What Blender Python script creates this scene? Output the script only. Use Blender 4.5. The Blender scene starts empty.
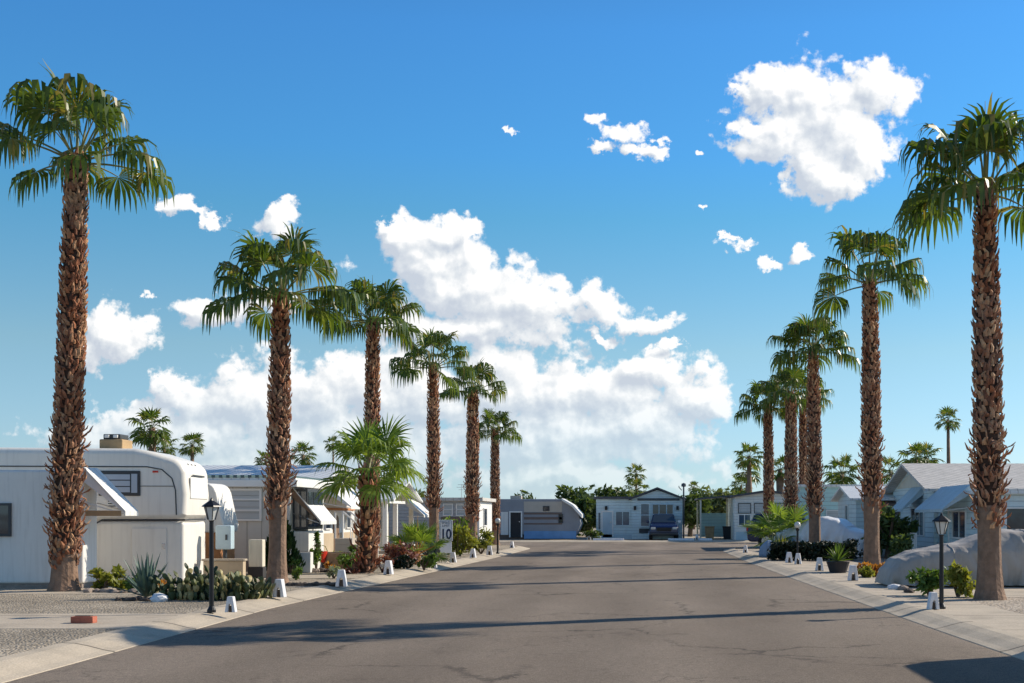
import bpy, bmesh, math, random
from mathutils import Vector, Matrix, noise as mnoise
R = math.radians
sc = bpy.context.scene
COL = sc.collection
rnd = random.Random(7)
PI = math.pi

# ------------------------------------------------------------------ helpers
F, VX, VY, EYE = 1250.0, 645.0, 515.0, 1.65
GZ = 0.10                                           # yard level above the road
def PX(px, Y): return (px - VX) * Y / F            # metres to the side of the camera axis
def PZ(py, Y): return EYE + (VY - py) * Y / F

def tag(o, label=None, cat=None, group=None, kind=None):
    if label: o['label'] = label
    if cat: o['category'] = cat
    if group: o['group'] = group
    if kind: o['kind'] = kind
    return o
def thing(name, label, cat, loc=(0, 0, 0), rz=0.0, group=None, scale=None):
    o = bpy.data.objects.new(name, None)
    o.empty_display_size = 0.3
    COL.objects.link(o)
    o.location = loc; o.rotation_euler = (0, 0, rz)
    if scale: o.scale = (scale,) * 3 if not isinstance(scale, tuple) else scale
    return tag(o, label, cat, group)
def dup(root, loc, rz=0.0, label=None, group=None, scale=None):
    r = root.copy(); COL.objects.link(r)
    r.location = loc; r.rotation_euler = (0, 0, rz)
    if label: r['label'] = label
    if group: r['group'] = group
    if scale: r.scale = (scale,) * 3 if not isinstance(scale, tuple) else scale
    for ch in list(root.children):
        c = ch.copy(); COL.objects.link(c); c.parent = r
        for g in list(ch.children):
            d = g.copy(); COL.objects.link(d); d.parent = c
    return r

class MB:
    def __init__(s): s.v = []; s.f = []; s.m = []
    def add(s, vs, fs, mi=0):
        n = len(s.v); s.v.extend([tuple(v) for v in vs])
        for f in fs: s.f.append([i + n for i in f]); s.m.append(mi)
        return s
    def box(s, x0, x1, y0, y1, z0, z1, mi=0):
        vs = [(x0,y0,z0),(x1,y0,z0),(x1,y1,z0),(x0,y1,z0),(x0,y0,z1),(x1,y0,z1),(x1,y1,z1),(x0,y1,z1)]
        return s.add(vs, [(0,3,2,1),(4,5,6,7),(0,1,5,4),(1,2,6,5),(2,3,7,6),(3,0,4,7)], mi)
    def prism_y(s, prof, y0, y1, mi=0, k=1.0):
        """profile of (x, z) extruded along y"""
        n = len(prof)
        vs = [(x, y0, z) for x, z in prof] + [(x, y1, z) for x, z in prof]
        fs = [tuple(range(n)), tuple(range(2*n-1, n-1, -1))]
        for i in range(n): j = (i+1) % n; fs.append((i, i+n, j+n, j))
        return s.add(vs, fs, mi)
    def prism_x(s, prof, x0, x1, mi=0):
        n = len(prof)
        vs = [(x0, y, z) for y, z in prof] + [(x1, y, z) for y, z in prof]
        fs = [tuple(range(n)), tuple(range(2*n-1, n-1, -1))]
        for i in range(n): j = (i+1) % n; fs.append((i, i+n, j+n, j))
        return s.add(vs, fs, mi)
    def prism_z(s, prof, z0, z1, mi=0):
        n = len(prof)
        vs = [(x, y, z0) for x, y in prof] + [(x, y, z1) for x, y in prof]
        fs = [tuple(range(n)), tuple(range(2*n-1, n-1, -1))]
        for i in range(n): j = (i+1) % n; fs.append((i, i+n, j+n, j))
        return s.add(vs, fs, mi)
    def tube(s, pts, rad, n=8, mi=0, cap=True):
        pts = [Vector(p) for p in pts]
        rs = rad if isinstance(rad, (list, tuple)) else [rad]*len(pts)
        rings = []
        base = len(s.v); vs = []
        for i, p in enumerate(pts):
            d = (pts[min(i+1, len(pts)-1)] - pts[max(i-1, 0)]).normalized()
            a = Vector((0,0,1)) if abs(d.z) < .9 else Vector((1,0,0))
            u = d.cross(a).normalized(); w = d.cross(u)
            for k in range(n):
                t = 2*PI*k/n
                vs.append(p + (u*math.cos(t) + w*math.sin(t))*rs[i])
        fs = []
        for i in range(len(pts)-1):
            for k in range(n):
                l = (k+1) % n
                fs.append((i*n+k, i*n+l, (i+1)*n+l, (i+1)*n+k))
        if cap:
            fs.append(tuple(range(n-1, -1, -1))); fs.append(tuple((len(pts)-1)*n+k for k in range(n)))
        return s.add(vs, fs, mi)
    def lathe(s, prof, n=16, c=(0,0,0), mi=0):
        """profile of (r, z)"""
        vs = []; fs = []
        for r, z in prof:
            for k in range(n):
                t = 2*PI*k/n
                vs.append((c[0]+r*math.cos(t), c[1]+r*math.sin(t), c[2]+z))
        for i in range(len(prof)-1):
            for k in range(n):
                l = (k+1) % n
                fs.append((i*n+k, i*n+l, (i+1)*n+l, (i+1)*n+k))
        fs.append(tuple(range(n-1,-1,-1))); fs.append(tuple((len(prof)-1)*n+k for k in range(n)))
        return s.add(vs, fs, mi)
    def loft(s, secs, mi=0, cap=True, closed=True):
        n = len(secs[0]); vs = [p for q in secs for p in q]; fs = []
        for i in range(len(secs)-1):
            for k in range(n if closed else n-1):
                l = (k+1) % n
                fs.append((i*n+k, i*n+l, (i+1)*n+l, (i+1)*n+k))
        if cap:
            fs.append(tuple(range(n-1,-1,-1))); fs.append(tuple((len(secs)-1)*n+k for k in range(n)))
        return s.add(vs, fs, mi)
    def build(s, name, mat, parent=None, bevel=0, seg=2, smooth=False, ang=40, loc=None):
        me = bpy.data.meshes.new(name)
        me.from_pydata(s.v, [], s.f); me.update()
        for m in (mat if isinstance(mat, (list, tuple)) else [mat]): me.materials.append(m)
        if isinstance(mat, (list, tuple)): me.polygons.foreach_set('material_index', s.m)
        b = bmesh.new(); b.from_mesh(me); bmesh.ops.recalc_face_normals(b, faces=b.faces); b.to_mesh(me); b.free()
        if smooth: me.polygons.foreach_set('use_smooth', [True]*len(me.polygons))
        o = bpy.data.objects.new(name, me); COL.objects.link(o)
        if parent: o.parent = parent
        if loc: o.location = loc
        if bevel:
            md = o.modifiers.new('bevel', 'BEVEL'); md.width = bevel; md.segments = seg
            md.limit_method = 'ANGLE'; md.angle_limit = R(ang); md.use_clamp_overlap = True
            me.polygons.foreach_set('use_smooth', [True]*len(me.polygons))
            md.harden_normals = False
            try:
                wn = o.modifiers.new('wn', 'WEIGHTED_NORMAL'); wn.keep_sharp = True
            except Exception: pass
        return o

# ------------------------------------------------------------------ materials
def newmat(name):
    m = bpy.data.materials.new(name); m.use_nodes = True
    nt = m.node_tree; nt.nodes.clear()
    out = nt.nodes.new('ShaderNodeOutputMaterial')
    return m, nt, out
def N(nt, t, **kw):
    n = nt.nodes.new(t)
    for k, v in kw.items():
        if k.startswith('i_'): n.inputs[k[2:]].default_value = v
        else: setattr(n, k, v)
    return n
def L(nt, a, b): nt.links.new(a, b)
def c4(c): return (c[0], c[1], c[2], 1)
def mixcol(nt, fac, a, b, mode='MIX'):
    n = nt.nodes.new('ShaderNodeMix'); n.data_type = 'RGBA'; n.blend_type = mode
    for s, v in ((0, fac), (6, a), (7, b)):
        if hasattr(v, 'is_linked'): L(nt, v, n.inputs[s])
        elif isinstance(v, (int, float)): n.inputs[s].default_value = v
        else: n.inputs[s].default_value = c4(v)
    return n.outputs[2]
def ramp(nt, fac, stops, interp='LINEAR'):
    n = nt.nodes.new('ShaderNodeValToRGB'); n.color_ramp.interpolation = interp
    e = n.color_ramp.elements
    while len(e) < len(stops): e.new(0.5)
    for i, (p, c) in enumerate(stops):
        e[i].position = p; e[i].color = c4(c) if not isinstance(c, (int, float)) else (c, c, c, 1)
    L(nt, fac, n.inputs[0]); return n.outputs[0]

def mat(name, col, rough=.6, var=.12, scale=2.5, bump=.0, bscale=40, metal=0, dirt=.0, siding=None, sheet=None, spec=.4):
    m, nt, out = newmat(name)
    tc = N(nt, 'ShaderNodeTexCoord')
    no = N(nt, 'ShaderNodeTexNoise', i_Scale=scale, i_Detail=6.0, i_Roughness=.62)
    L(nt, tc.outputs['Object'], no.inputs['Vector'])
    lo = tuple(c*(1-var) for c in col); hi = tuple(min(1, c*(1+var)) for c in col)
    c = ramp(nt, no.outputs['Fac'], [(.3, lo), (.7, hi)])
    if dirt:
        mp = N(nt, 'ShaderNodeMapping'); mp.inputs['Scale'].default_value = (6, 6, .5)
        L(nt, tc.outputs['Object'], mp.inputs['Vector'])
        n2 = N(nt, 'ShaderNodeTexNoise', i_Scale=2.0, i_Detail=5.0)
        L(nt, mp.outputs[0], n2.inputs['Vector'])
        f = ramp(nt, n2.outputs['Fac'], [(.5, 0.0), (.75, dirt)])
        c = mixcol(nt, f, c, (.16, .13, .10))
    p = N(nt, 'ShaderNodeBsdfPrincipled')
    p.inputs['Roughness'].default_value = rough; p.inputs['Metallic'].default_value = metal
    p.inputs['Specular IOR Level'].default_value = spec
    L(nt, c, p.inputs['Base Color'])
    h = None
    if siding:
        axis, period, depth = siding
        sx = N(nt, 'ShaderNodeSeparateXYZ'); L(nt, tc.outputs['Object'], sx.inputs[0])
        md = N(nt, 'ShaderNodeMath', operation='MULTIPLY'); md.inputs[1].default_value = 1/period
        src = sx.outputs['XYZ'.index(axis)] if axis in 'XYZ' else None
        if src is None:
            ad = N(nt, 'ShaderNodeMath', operation='ADD'); L(nt, sx.outputs[0], ad.inputs[0]); L(nt, sx.outputs[1], ad.inputs[1]); src = ad.outputs[0]
        L(nt, src, md.inputs[0])
        fr = N(nt, 'ShaderNodeMath', operation='FRACT'); L(nt, md.outputs[0], fr.inputs[0])
        h = ramp(nt, fr.outputs[0], [(0, 0.0), (.08, .3), (.14, .8), (1, 1.0)])
        b = N(nt, 'ShaderNodeBump', i_Strength=.8, i_Distance=depth); L(nt, h, b.inputs['Height'])
        g = ramp(nt, fr.outputs[0], [(0, .62), (.05, .62), (.1, 1.0), (1, 1.0)])
        c2 = mixcol(nt, 1.0, c, g, 'MULTIPLY'); L(nt, c2, p.inputs['Base Color'])
        L(nt, b.outputs[0], p.inputs['Normal'])
    elif bump:
        n3 = N(nt, 'ShaderNodeTexNoise', i_Scale=float(bscale), i_Detail=5.0)
        L(nt, tc.outputs['Object'], n3.inputs['Vector'])
        b = N(nt, 'ShaderNodeBump', i_Strength=.7, i_Distance=bump); L(nt, n3.outputs['Fac'], b.inputs['Height'])
        L(nt, b.outputs[0], p.inputs['Normal'])
    L(nt, p.outputs[0], out.inputs[0])
    return m
def leafmat(name, a, b, trans=.35, rough=.45, c=None, k=.85):
    """per-leaf colour from a to b (and a few of colour c), slightly translucent"""
    m, nt, out = newmat(name)
    ge = N(nt, 'ShaderNodeNewGeometry')
    stops = [(0, a), (k, b)] + ([(k+.08, c), (1, c)] if c else [])
    col = ramp(nt, ge.outputs['Random Per Island'], stops)
    p = N(nt, 'ShaderNodeBsdfPrincipled'); p.inputs['Roughness'].default_value = rough
    p.inputs['Specular IOR Level'].default_value = .35
    L(nt, col, p.inputs['Base Color'])
    t = N(nt, 'ShaderNodeBsdfTranslucent')
    tcol = mixcol(nt, 1.0, col, (1.5, 1.45, .55), 'MULTIPLY'); L(nt, tcol, t.inputs['Color'])
    mx = N(nt, 'ShaderNodeMixShader'); mx.inputs[0].default_value = trans
    L(nt, p.outputs[0], mx.inputs[1]); L(nt, t.outputs[0], mx.inputs[2])
    L(nt, mx.outputs[0], out.inputs[0]); return m
def glassmat(name, col=(.03, .04, .05), rough=.06):
    m, nt, out = newmat(name)
    p = N(nt, 'ShaderNodeBsdfPrincipled'); p.inputs['Roughness'].default_value = rough
    p.inputs['Base Color'].default_value = c4(col); p.inputs['Specular IOR Level'].default_value = .8
    tc = N(nt, 'ShaderNodeTexCoord'); n = N(nt, 'ShaderNodeTexNoise', i_Scale=1.5, i_Detail=2.0)
    L(nt, tc.outputs['Object'], n.inputs['Vector'])
    b = N(nt, 'ShaderNodeBump', i_Strength=.15, i_Distance=.02); L(nt, n.outputs['Fac'], b.inputs['Height'])
    L(nt, b.outputs[0], p.inputs['Normal']); L(nt, p.outputs[0], out.inputs[0]); return m

M = {}
M['white'] = mat('white_paint', (.78, .76, .72), .45, .05, 1.5, dirt=.18)
M['white_clean'] = mat('white_metal', (.80, .79, .76), .4, .04, 2)
M['rv'] = mat('rv_fibreglass', (.80, .77, .71), .35, .04, .8, dirt=.12)
M['cream'] = mat('cream_paint', (.66, .60, .48), .6, .07, 2, dirt=.2)
M['siding_white'] = mat('white_siding', (.78, .78, .75), .5, .05, 2, siding=('Z', .18, .02), dirt=.1)
M['siding_blue'] = mat('pale_blue_siding', (.64, .76, .78), .5, .06, 2, siding=('Z', .18, .02), dirt=.1)
M['siding_teal'] = mat('teal_siding', (.50, .72, .70), .5, .06, 2, siding=('Z', .2, .02), dirt=.1)
M['siding_grey'] = mat('grey_siding', (.42, .44, .47), .5, .06, 2, siding=('Z', .16, .02), dirt=.15)
M['panel_grey'] = mat('grey_panel', (.60, .59, .55), .5, .05, 2, siding=('H', .4, .01), dirt=.1)
M['roof_white'] = mat('white_sheet_roof', (.72, .73, .72), .4, .06, 2, siding=('H', .25, .03))
M['roof_teal'] = mat('dark_teal_roof', (.07, .12, .13), .5, .15, 3)
M['roof_grey'] = mat('grey_roof_tile', (.56, .53, .49), .75, .15, 3, siding=('H', .35, .03))
M['roof_dark'] = mat('dark_shingle', (.09, .09, .10), .8, .2, 5, bump=.01, bscale=30)
M['fascia'] = mat('dark_fascia', (.07, .08, .09), .5, .1)
M['trim_dark'] = mat('dark_trim', (.05, .055, .06), .5, .1)
M['blind'] = mat('pale_blinds', (.50, .52, .52), .5, .05, 2, siding=('Z', .16, .01))
M['blind_blue'] = mat('pale_blue_louvre', (.42, .48, .56), .3, .06)
M['glass'] = glassmat('window_glass')
M['glass_blue'] = glassmat('window_glass_blue', (.05, .09, .14))
M['brown'] = mat('brown_paint', (.20, .12, .07), .6, .15, 3)
M['stripe_brown'] = mat('brown_stripe', (.17, .12, .10), .5, .1)
M['blue_panel'] = mat('blue_panel', (.16, .33, .58), .45, .1)
M['tan'] = mat('tan_stucco', (.48, .38, .26), .85, .1, 2, bump=.01, bscale=60, dirt=.1)
M['orange'] = mat('terracotta', (.50, .22, .09), .8, .15, 4)
M['brick'] = mat('red_brick', (.42, .13, .08), .85, .2, 6, bump=.01, bscale=40)
M['awning_blue'] = mat('blue_grey_awning', (.30, .40, .50), .5, .07, 2, siding=('V', .3, .02)) if False else mat('blue_grey_awning', (.44, .56, .62), .5, .08, 2, siding=('Y', .22, .02))
M['awning_white'] = mat('white_awning', (.78, .77, .74), .45, .05, 2, siding=('Y', .25, .015))
M['black'] = mat('black_metal', (.012, .012, .014), .4, .2)
M['lamp_glass'] = mat('frosted_glass', (.62, .62, .58), .25, .05)
M['marker'] = mat('white_concrete', (.72, .72, .74), .7, .1, 8, bump=.004, bscale=60, dirt=.3)
M['rock'] = mat('rock', (.30, .24, .20), .85, .3, 5, bump=.02, bscale=14)
M['rock_dark'] = mat('dark_rock', (.10, .075, .06), .85, .35, 7, bump=.02, bscale=14)
M['concrete'] = None
M['car_blue'] = mat('dark_blue_car_paint', (.008, .017, .065), .2, .05, 1, spec=.6)
M['rubber'] = mat('rubber', (.02, .02, .02), .85, .1)
M['chrome'] = mat('bright_metal', (.6, .6, .62), .2, .03, metal=.9)
M['cover_silver'] = mat('silver_car_cover', (.76, .76, .75), .35, .1, 1.2, bump=.04, bscale=5)
M['cover_tan'] = mat('tan_grey_car_cover', (.38, .34, .30), .6, .14, 1.4, bump=.05, bscale=4, dirt=.25)
M['cover_blue'] = mat('blue_grey_cloth', (.26, .34, .44), .7, .12, 3, bump=.02, bscale=9)
M['red'] = mat('red_plastic', (.62, .04, .02), .4, .08)
M['sign_white'] = mat('sign_white', (.80, .82, .84), .4, .03)
M['sign_ink'] = mat('sign_ink', (.015, .03, .09), .5, .05)
M['sign_red'] = mat('faded_red_ink', (.45, .18, .15), .5, .1)
M['pot_dark'] = mat('dark_pot', (.03, .028, .03), .7, .2)
M['trailer_grey'] = mat('trailer_grey', (.27, .28, .31), .45, .08, 1.5, dirt=.1)
M['trailer_beige'] = mat('trailer_beige', (.50, .44, .37), .45, .08, 1.5)
M['ac_brown'] = mat('weathered_tan_shroud', (.40, .27, .14), .7, .15, 4)
M['wood'] = mat('weathered_wood', (.25, .17, .11), .8, .2, 6)
M['bark'] = mat('tree_bark', (.12, .085, .06), .9, .3, 8, bump=.02, bscale=20)
M['hedge_dark'] = leafmat('hedge_leaf', (.007, .014, .006), (.016, .028, .010), .08)
M['tree_leaf'] = leafmat('tree_leaf', (.04, .07, .022), (.11, .155, .05), .35)
M['tree_leaf2'] = leafmat('olive_leaf', (.07, .10, .04), (.18, .21, .09), .35)
M['shrub_leaf'] = leafmat('shrub_leaf', (.05, .10, .02), (.14, .22, .05), .35)
M['yellow_leaf'] = leafmat('yellow_green_leaf', (.14, .17, .025), (.30, .30, .06), .35)
M['red_leaf'] = leafmat('reddish_leaf', (.12, .04, .035), (.25, .10, .08), .25)
M['orange_leaf'] = leafmat('orange_leaf', (.35, .14, .03), (.5, .25, .06), .35)
M['cypress_leaf'] = leafmat('cypress_leaf', (.010, .035, .010), (.03, .075, .02), .2)
M['agave_leaf'] = leafmat('agave_leaf', (.07, .12, .10), (.14, .20, .16), .05, .5)
M['agave_dark'] = leafmat('dark_agave_leaf', (.03, .06, .06), (.07, .11, .10), .05, .5)
M['pale_leaf'] = leafmat('pale_leaf', (.20, .25, .18), (.35, .38, .25), .25)
M['cactus'] = leafmat('cactus_pad', (.02, .036, .016), (.11, .125, .04), .04, .55, (.42, .34, .15), .70)
M['palm_leaf'] = leafmat('palm_leaf', (.042, .080, .014), (.115, .165, .030), .40, .36, (.22, .19, .06))
M['palm_leaf_young'] = leafmat('young_palm_leaf', (.075, .14, .02), (.21, .29, .055), .40, .4)
M['petiole'] = mat('petiole', (.20, .20, .07), .55, .2)
M['petiole_orange'] = mat('petiole_orange', (.42, .22, .06), .6, .2)

def barkmat(name, a, b, c):
    m, nt, out = newmat(name)
    ge = N(nt, 'ShaderNodeNewGeometry'); tc = N(nt, 'ShaderNodeTexCoord')
    col = ramp(nt, ge.outputs['Random Per Island'], [(0, a), (.5, b), (.9, c), (1, c)])
    no = N(nt, 'ShaderNodeTexNoise', i_Scale=9.0, i_Detail=5.0); L(nt, tc.outputs['Object'], no.inputs['Vector'])
    g = ramp(nt, no.outputs['Fac'], [(.3, .55), (.7, 1.25)])
    col = mixcol(nt, 1.0, col, g, 'MULTIPLY')
    oi = N(nt, 'ShaderNodeObjectInfo')
    tone = ramp(nt, oi.outputs['Random'], [(0, (.85, .80, .78)), (.5, (1.05, 1, .98)), (1, (1.2, 1.2, 1.25))])
    col = mixcol(nt, 1.0, col, tone, 'MULTIPLY')
    lg = N(nt, 'ShaderNodeTexNoise', i_Scale=1.1, i_Detail=3.0); L(nt, tc.outputs['Object'], lg.inputs['Vector'])
    gm = ramp(nt, lg.outputs['Fac'], [(.45, 0.0), (.65, .45)])
    col = mixcol(nt, gm, col, (.26, .19, .14))
    p = N(nt, 'ShaderNodeBsdfPrincipled'); p.inputs['Roughness'].default_value = .85
    L(nt, col, p.inputs['Base Color'])
    w = N(nt, 'ShaderNodeTexNoise', i_Scale=35.0, i_Detail=4.0); L(nt, tc.outputs['Object'], w.inputs['Vector'])
    b_ = N(nt, 'ShaderNodeBump', i_Strength=.8, i_Distance=.015); L(nt, w.outputs['Fac'], b_.inputs['Height'])
    L(nt, b_.outputs[0], p.inputs['Normal']); L(nt, p.outputs[0], out.inputs[0]); return m
M['boot'] = barkmat('palm_leaf_bases', (.15, .048, .020), (.36, .135, .058), (.58, .34, .18))
M['boot_red'] = barkmat('palm_leaf_bases_red', (.16, .04, .018), (.36, .12, .05), (.52, .30, .15))
M['ptrunk'] = mat('palm_trunk', (.24, .15, .10), .9, .3, 6, bump=.03, bscale=18)
M['pcore'] = mat('palm_trunk_core', (.06, .03, .018), .9, .3, 8)

# -------- ground materials
def asphalt():
    m, nt, out = newmat('asphalt')
    tc = N(nt, 'ShaderNodeTexCoord'); P = tc.outputs['Object']
    big = N(nt, 'ShaderNodeTexNoise', i_Scale=.25, i_Detail=5.0, i_Roughness=.6); 
    mp = N(nt, 'ShaderNodeMapping'); mp.inputs['Scale'].default_value = (1.6, .5, 1); L(nt, P, mp.inputs[0]); L(nt, mp.outputs[0], big.inputs['Vector'])
    col = ramp(nt, big.outputs['Fac'], [(.3, (.155, .122, .093)), (.5, (.195, .157, .122)), (.72, (.235, .191, .152))])
    fine = N(nt, 'ShaderNodeTexNoise', i_Scale=55.0, i_Detail=4.0, i_Roughness=.8); L(nt, P, fine.inputs['Vector'])
    g = ramp(nt, fine.outputs['Fac'], [(.3, .42), (.5, 1.0), (.7, 1.65)])
    col = mixcol(nt, 1.0, col, g, 'MULTIPLY')
    mid = N(nt, 'ShaderNodeTexNoise', i_Scale=13.0, i_Detail=6.0, i_Roughness=.85); L(nt, P, mid.inputs['Vector'])
    g2 = ramp(nt, mid.outputs['Fac'], [(.3, .70), (.7, 1.30)])
    col = mixcol(nt, 1.0, col, g2, 'MULTIPLY')
    # cracks: warped voronoi borders, only here and there
    wn = N(nt, 'ShaderNodeTexNoise', i_Scale=1.6, i_Detail=6.0, i_Roughness=.7); L(nt, P, wn.inputs['Vector'])
    wv = N(nt, 'ShaderNodeVectorMath', operation='MULTIPLY_ADD'); wv.inputs[1].default_value = (1.1, 1.1, 0); 
    L(nt, wn.outputs['Color'], wv.inputs[0]); L(nt, P, wv.inputs[2])
    cr = None
    for sc_, th in ((.32, .006), (.9, .004)):
        vo = N(nt, 'ShaderNodeTexVoronoi', feature='DISTANCE_TO_EDGE', i_Scale=sc_); L(nt, wv.outputs[0], vo.inputs['Vector'])
        e = ramp(nt, vo.outputs['Distance'], [(0, 1.0), (th, .9), (th*2.2, 0.0)])
        pm = N(nt, 'ShaderNodeTexNoise', i_Scale=.35 if sc_ < .5 else .22, i_Detail=3.0); L(nt, wv.outputs[0], pm.inputs['Vector'])
        k = ramp(nt, pm.outputs['Fac'], [(.46, 0.0), (.58, .6)])
        e = mixcol(nt, 1.0, e, k, 'MULTIPLY')
        cr = e if cr is None else mixcol(nt, 1.0, cr, e, 'ADD')
    col = mixcol(nt, cr, col, (.022, .018, .016))
    # wheel-polished lanes, a paving seam along the crown and paler grit near the edges
    sx = N(nt, 'ShaderNodeSeparateXYZ'); L(nt, P, sx.inputs[0])
    wb = N(nt, 'ShaderNodeTexNoise', i_Scale=.12, i_Detail=2.0); L(nt, P, wb.inputs['Vector'])
    xx = N(nt, 'ShaderNodeMath', operation='MULTIPLY_ADD'); xx.inputs[1].default_value = 1.2; L(nt, wb.outputs['Fac'], xx.inputs[0]); L(nt, sx.outputs[0], xx.inputs[2])
    mr = N(nt, 'ShaderNodeMapRange'); mr.inputs[1].default_value = -6.4; mr.inputs[2].default_value = 5.0; L(nt, xx.outputs[0], mr.inputs[0])
    lanes = ramp(nt, mr.outputs[0], [(0, 1.18), (.06, 1.0), (.16, 1.0), (.22, .90), (.30, 1.03), (.40, .90), (.47, 1.05), (.58, .92), (.66, 1.05), (.75, .91), (.84, 1.0), (.94, 1.02), (1, 1.2)], 'EASE')
    col = mixcol(nt, 1.0, col, lanes, 'MULTIPLY')
    st = N(nt, 'ShaderNodeTexNoise', i_Scale=.9, i_Detail=4.0, i_Roughness=.7); L(nt, P, st.inputs['Vector'])
    stf = ramp(nt, st.outputs['Fac'], [(.62, 0.0), (.72, .5)])
    col = mixcol(nt, stf, col, (.055, .045, .038))
    sp = N(nt, 'ShaderNodeTexVoronoi', i_Scale=9.0); L(nt, P, sp.inputs['Vector'])
    spf = ramp(nt, sp.outputs['Distance'], [(0, .8), (.05, .7), (.09, 0.0)])
    col = mixcol(nt, spf, col, (.30, .26, .21))
    p = N(nt, 'ShaderNodeBsdfPrincipled'); p.inputs['Roughness'].default_value = .9; p.inputs['Specular IOR Level'].default_value = .25
    L(nt, col, p.inputs['Base Color'])
    b = N(nt, 'ShaderNodeBump', i_Strength=.9, i_Distance=.012); L(nt, fine.outputs['Fac'], b.inputs['Height'])
    L(nt, b.outputs[0], p.inputs['Normal']); L(nt, p.outputs[0], out.inputs[0]); return m
def gravel(name, cols, s=26):
    m, nt, out = newmat(name)
    tc = N(nt, 'ShaderNodeTexCoord'); P = tc.outputs['Object']
    vo = N(nt, 'ShaderNodeTexVoronoi', i_Scale=float(s)); L(nt, P, vo.inputs['Vector'])
    sp = N(nt, 'ShaderNodeSeparateColor'); L(nt, vo.outputs['Color'], sp.inputs[0])
    col = ramp(nt, sp.outputs[0], [(0, cols[0]), (.5, cols[1]), (1, cols[2])])
    big = N(nt, 'ShaderNodeTexNoise', i_Scale=.6, i_Detail=5.0); L(nt, P, big.inputs['Vector'])
    g = ramp(nt, big.outputs['Fac'], [(.3, .72), (.7, 1.2)]); col = mixcol(nt, 1.0, col, g, 'MULTIPLY')
    p = N(nt, 'ShaderNodeBsdfPrincipled'); p.inputs['Roughness'].default_value = .92; L(nt, col, p.inputs['Base Color'])
    b = N(nt, 'ShaderNodeBump', i_Strength=1.0, i_Distance=.03); b.invert = True; L(nt, vo.outputs['Distance'], b.inputs['Height'])
    L(nt, b.outputs[0], p.inputs['Normal']); L(nt, p.outputs[0], out.inputs[0]); return m
def concrete(name, col, joint=None):
    m, nt, out = newmat(name)
    tc = N(nt, 'ShaderNodeTexCoord'); P = tc.outputs['Object']
    no = N(nt, 'ShaderNodeTexNoise', i_Scale=1.3, i_Detail=7.0, i_Roughness=.65); L(nt, P, no.inputs['Vector'])
    c = ramp(nt, no.outputs['Fac'], [(.28, tuple(x*.72 for x in col)), (.5, col), (.75, tuple(x*1.15 for x in col))])
    fi = N(nt, 'ShaderNodeTexNoise', i_Scale=45.0, i_Detail=4.0); L(nt, P, fi.inputs['Vector'])
    g = ramp(nt, fi.outputs['Fac'], [(.3, .82), (.7, 1.15)]); c = mixcol(nt, 1.0, c, g, 'MULTIPLY')
    if joint:
        sx = N(nt, 'ShaderNodeSeparateXYZ'); L(nt, P, sx.inputs[0])
        md = N(nt, 'ShaderNodeMath', operation='MULTIPLY'); md.inputs[1].default_value = 1/joint; L(nt, sx.outputs[1], md.inputs[0])
        fr = N(nt, 'ShaderNodeMath', operation='FRACT'); L(nt, md.outputs[0], fr.inputs[0])
        k = ramp(nt, fr.outputs[0], [(0, .28), (.014, .28), (.022, 1.0), (1, 1.0)]); c = mixcol(nt, 1.0, c, k, 'MULTIPLY')
    p = N(nt, 'ShaderNodeBsdfPrincipled'); p.inputs['Roughness'].default_value = .88; L(nt, c, p.inputs['Base Color'])
    b = N(nt, 'ShaderNodeBump', i_Strength=.6, i_Distance=.006); L(nt, fi.outputs['Fac'], b.inputs['Height'])
    L(nt, b.outputs[0], p.inputs['Normal']); L(nt, p.outputs[0], out.inputs[0]); return m
M['asphalt'] = asphalt()
M['gravel'] = gravel('grey_gravel', ((.18, .145, .105), (.33, .275, .205), (.47, .40, .31)))
M['gravel_tan'] = gravel('tan_gravel', ((.24, .19, .14), (.38, .31, .24), (.50, .43, .35)), 20)
M['desert'] = gravel('desert_ground', ((.22, .17, .12), (.30, .24, .17), (.36, .30, .22)), 8)
M['kerb'] = concrete('kerb_concrete', (.45, .38, .29), 3.0)
M['slab'] = concrete('slab_concrete', (.44, .37, .285), 2.4)

# ------------------------------------------------------------------ setting
tag(MB().add([(-3000,-400,-.02),(3000,-400,-.02),(3000,4500,-.02),(-3000,4500,-.02)], [(0,1,2,3)]).build('ground', M['desert']), kind='structure')
LE = [(-6.15,-12),(-6.2,8),(-6.35,14),(-6.62,22),(-6.45,28),(-6.15,36),(-5.85,46),(-5.65,56),(-5.62,61)]
RE = [(4.55,-12),(4.45,10),(4.2,17.2),(3.95,27),(3.75,36),(3.6,44),(3.55,52),(3.55,57)]
def arc(cx, cy, r, a0, a1, n=8): return [(cx + r*math.cos(R(a0+(a1-a0)*i/n)), cy + r*math.sin(R(a0+(a1-a0)*i/n))) for i in range(n+1)]
CY0, CY1 = 66.0, 75.0
Lc = LE + arc(-5.62-5, 61, 5, 0, 90)[1:]           # corner into the cross street
Rc = RE + arc(3.55+9, 57, 9, 180, 90)[1:]
Lc.append((-90, CY0)); Rc.append((90, CY0))
road = MB(); poly = Lc[::1]
pl = [(x, y, 0) for x, y in Lc] + [(-90, CY1, 0), (90, CY1, 0)] + [(x, y, 0) for x, y in reversed(Rc)]
road.add(pl, [tuple(range(len(pl)))])
tag(road.build('road', M['asphalt']), kind='structure')
def offset(poly, d):
    out = []
    for i, p in enumerate(poly):
        a = Vector(poly[max(i-1,0)]); b = Vector(poly[min(i+1,len(poly)-1)])
        t = (b-a).normalized(); out.append((p[0]-t.y*d, p[1]+t.x*d))
    return out
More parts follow.
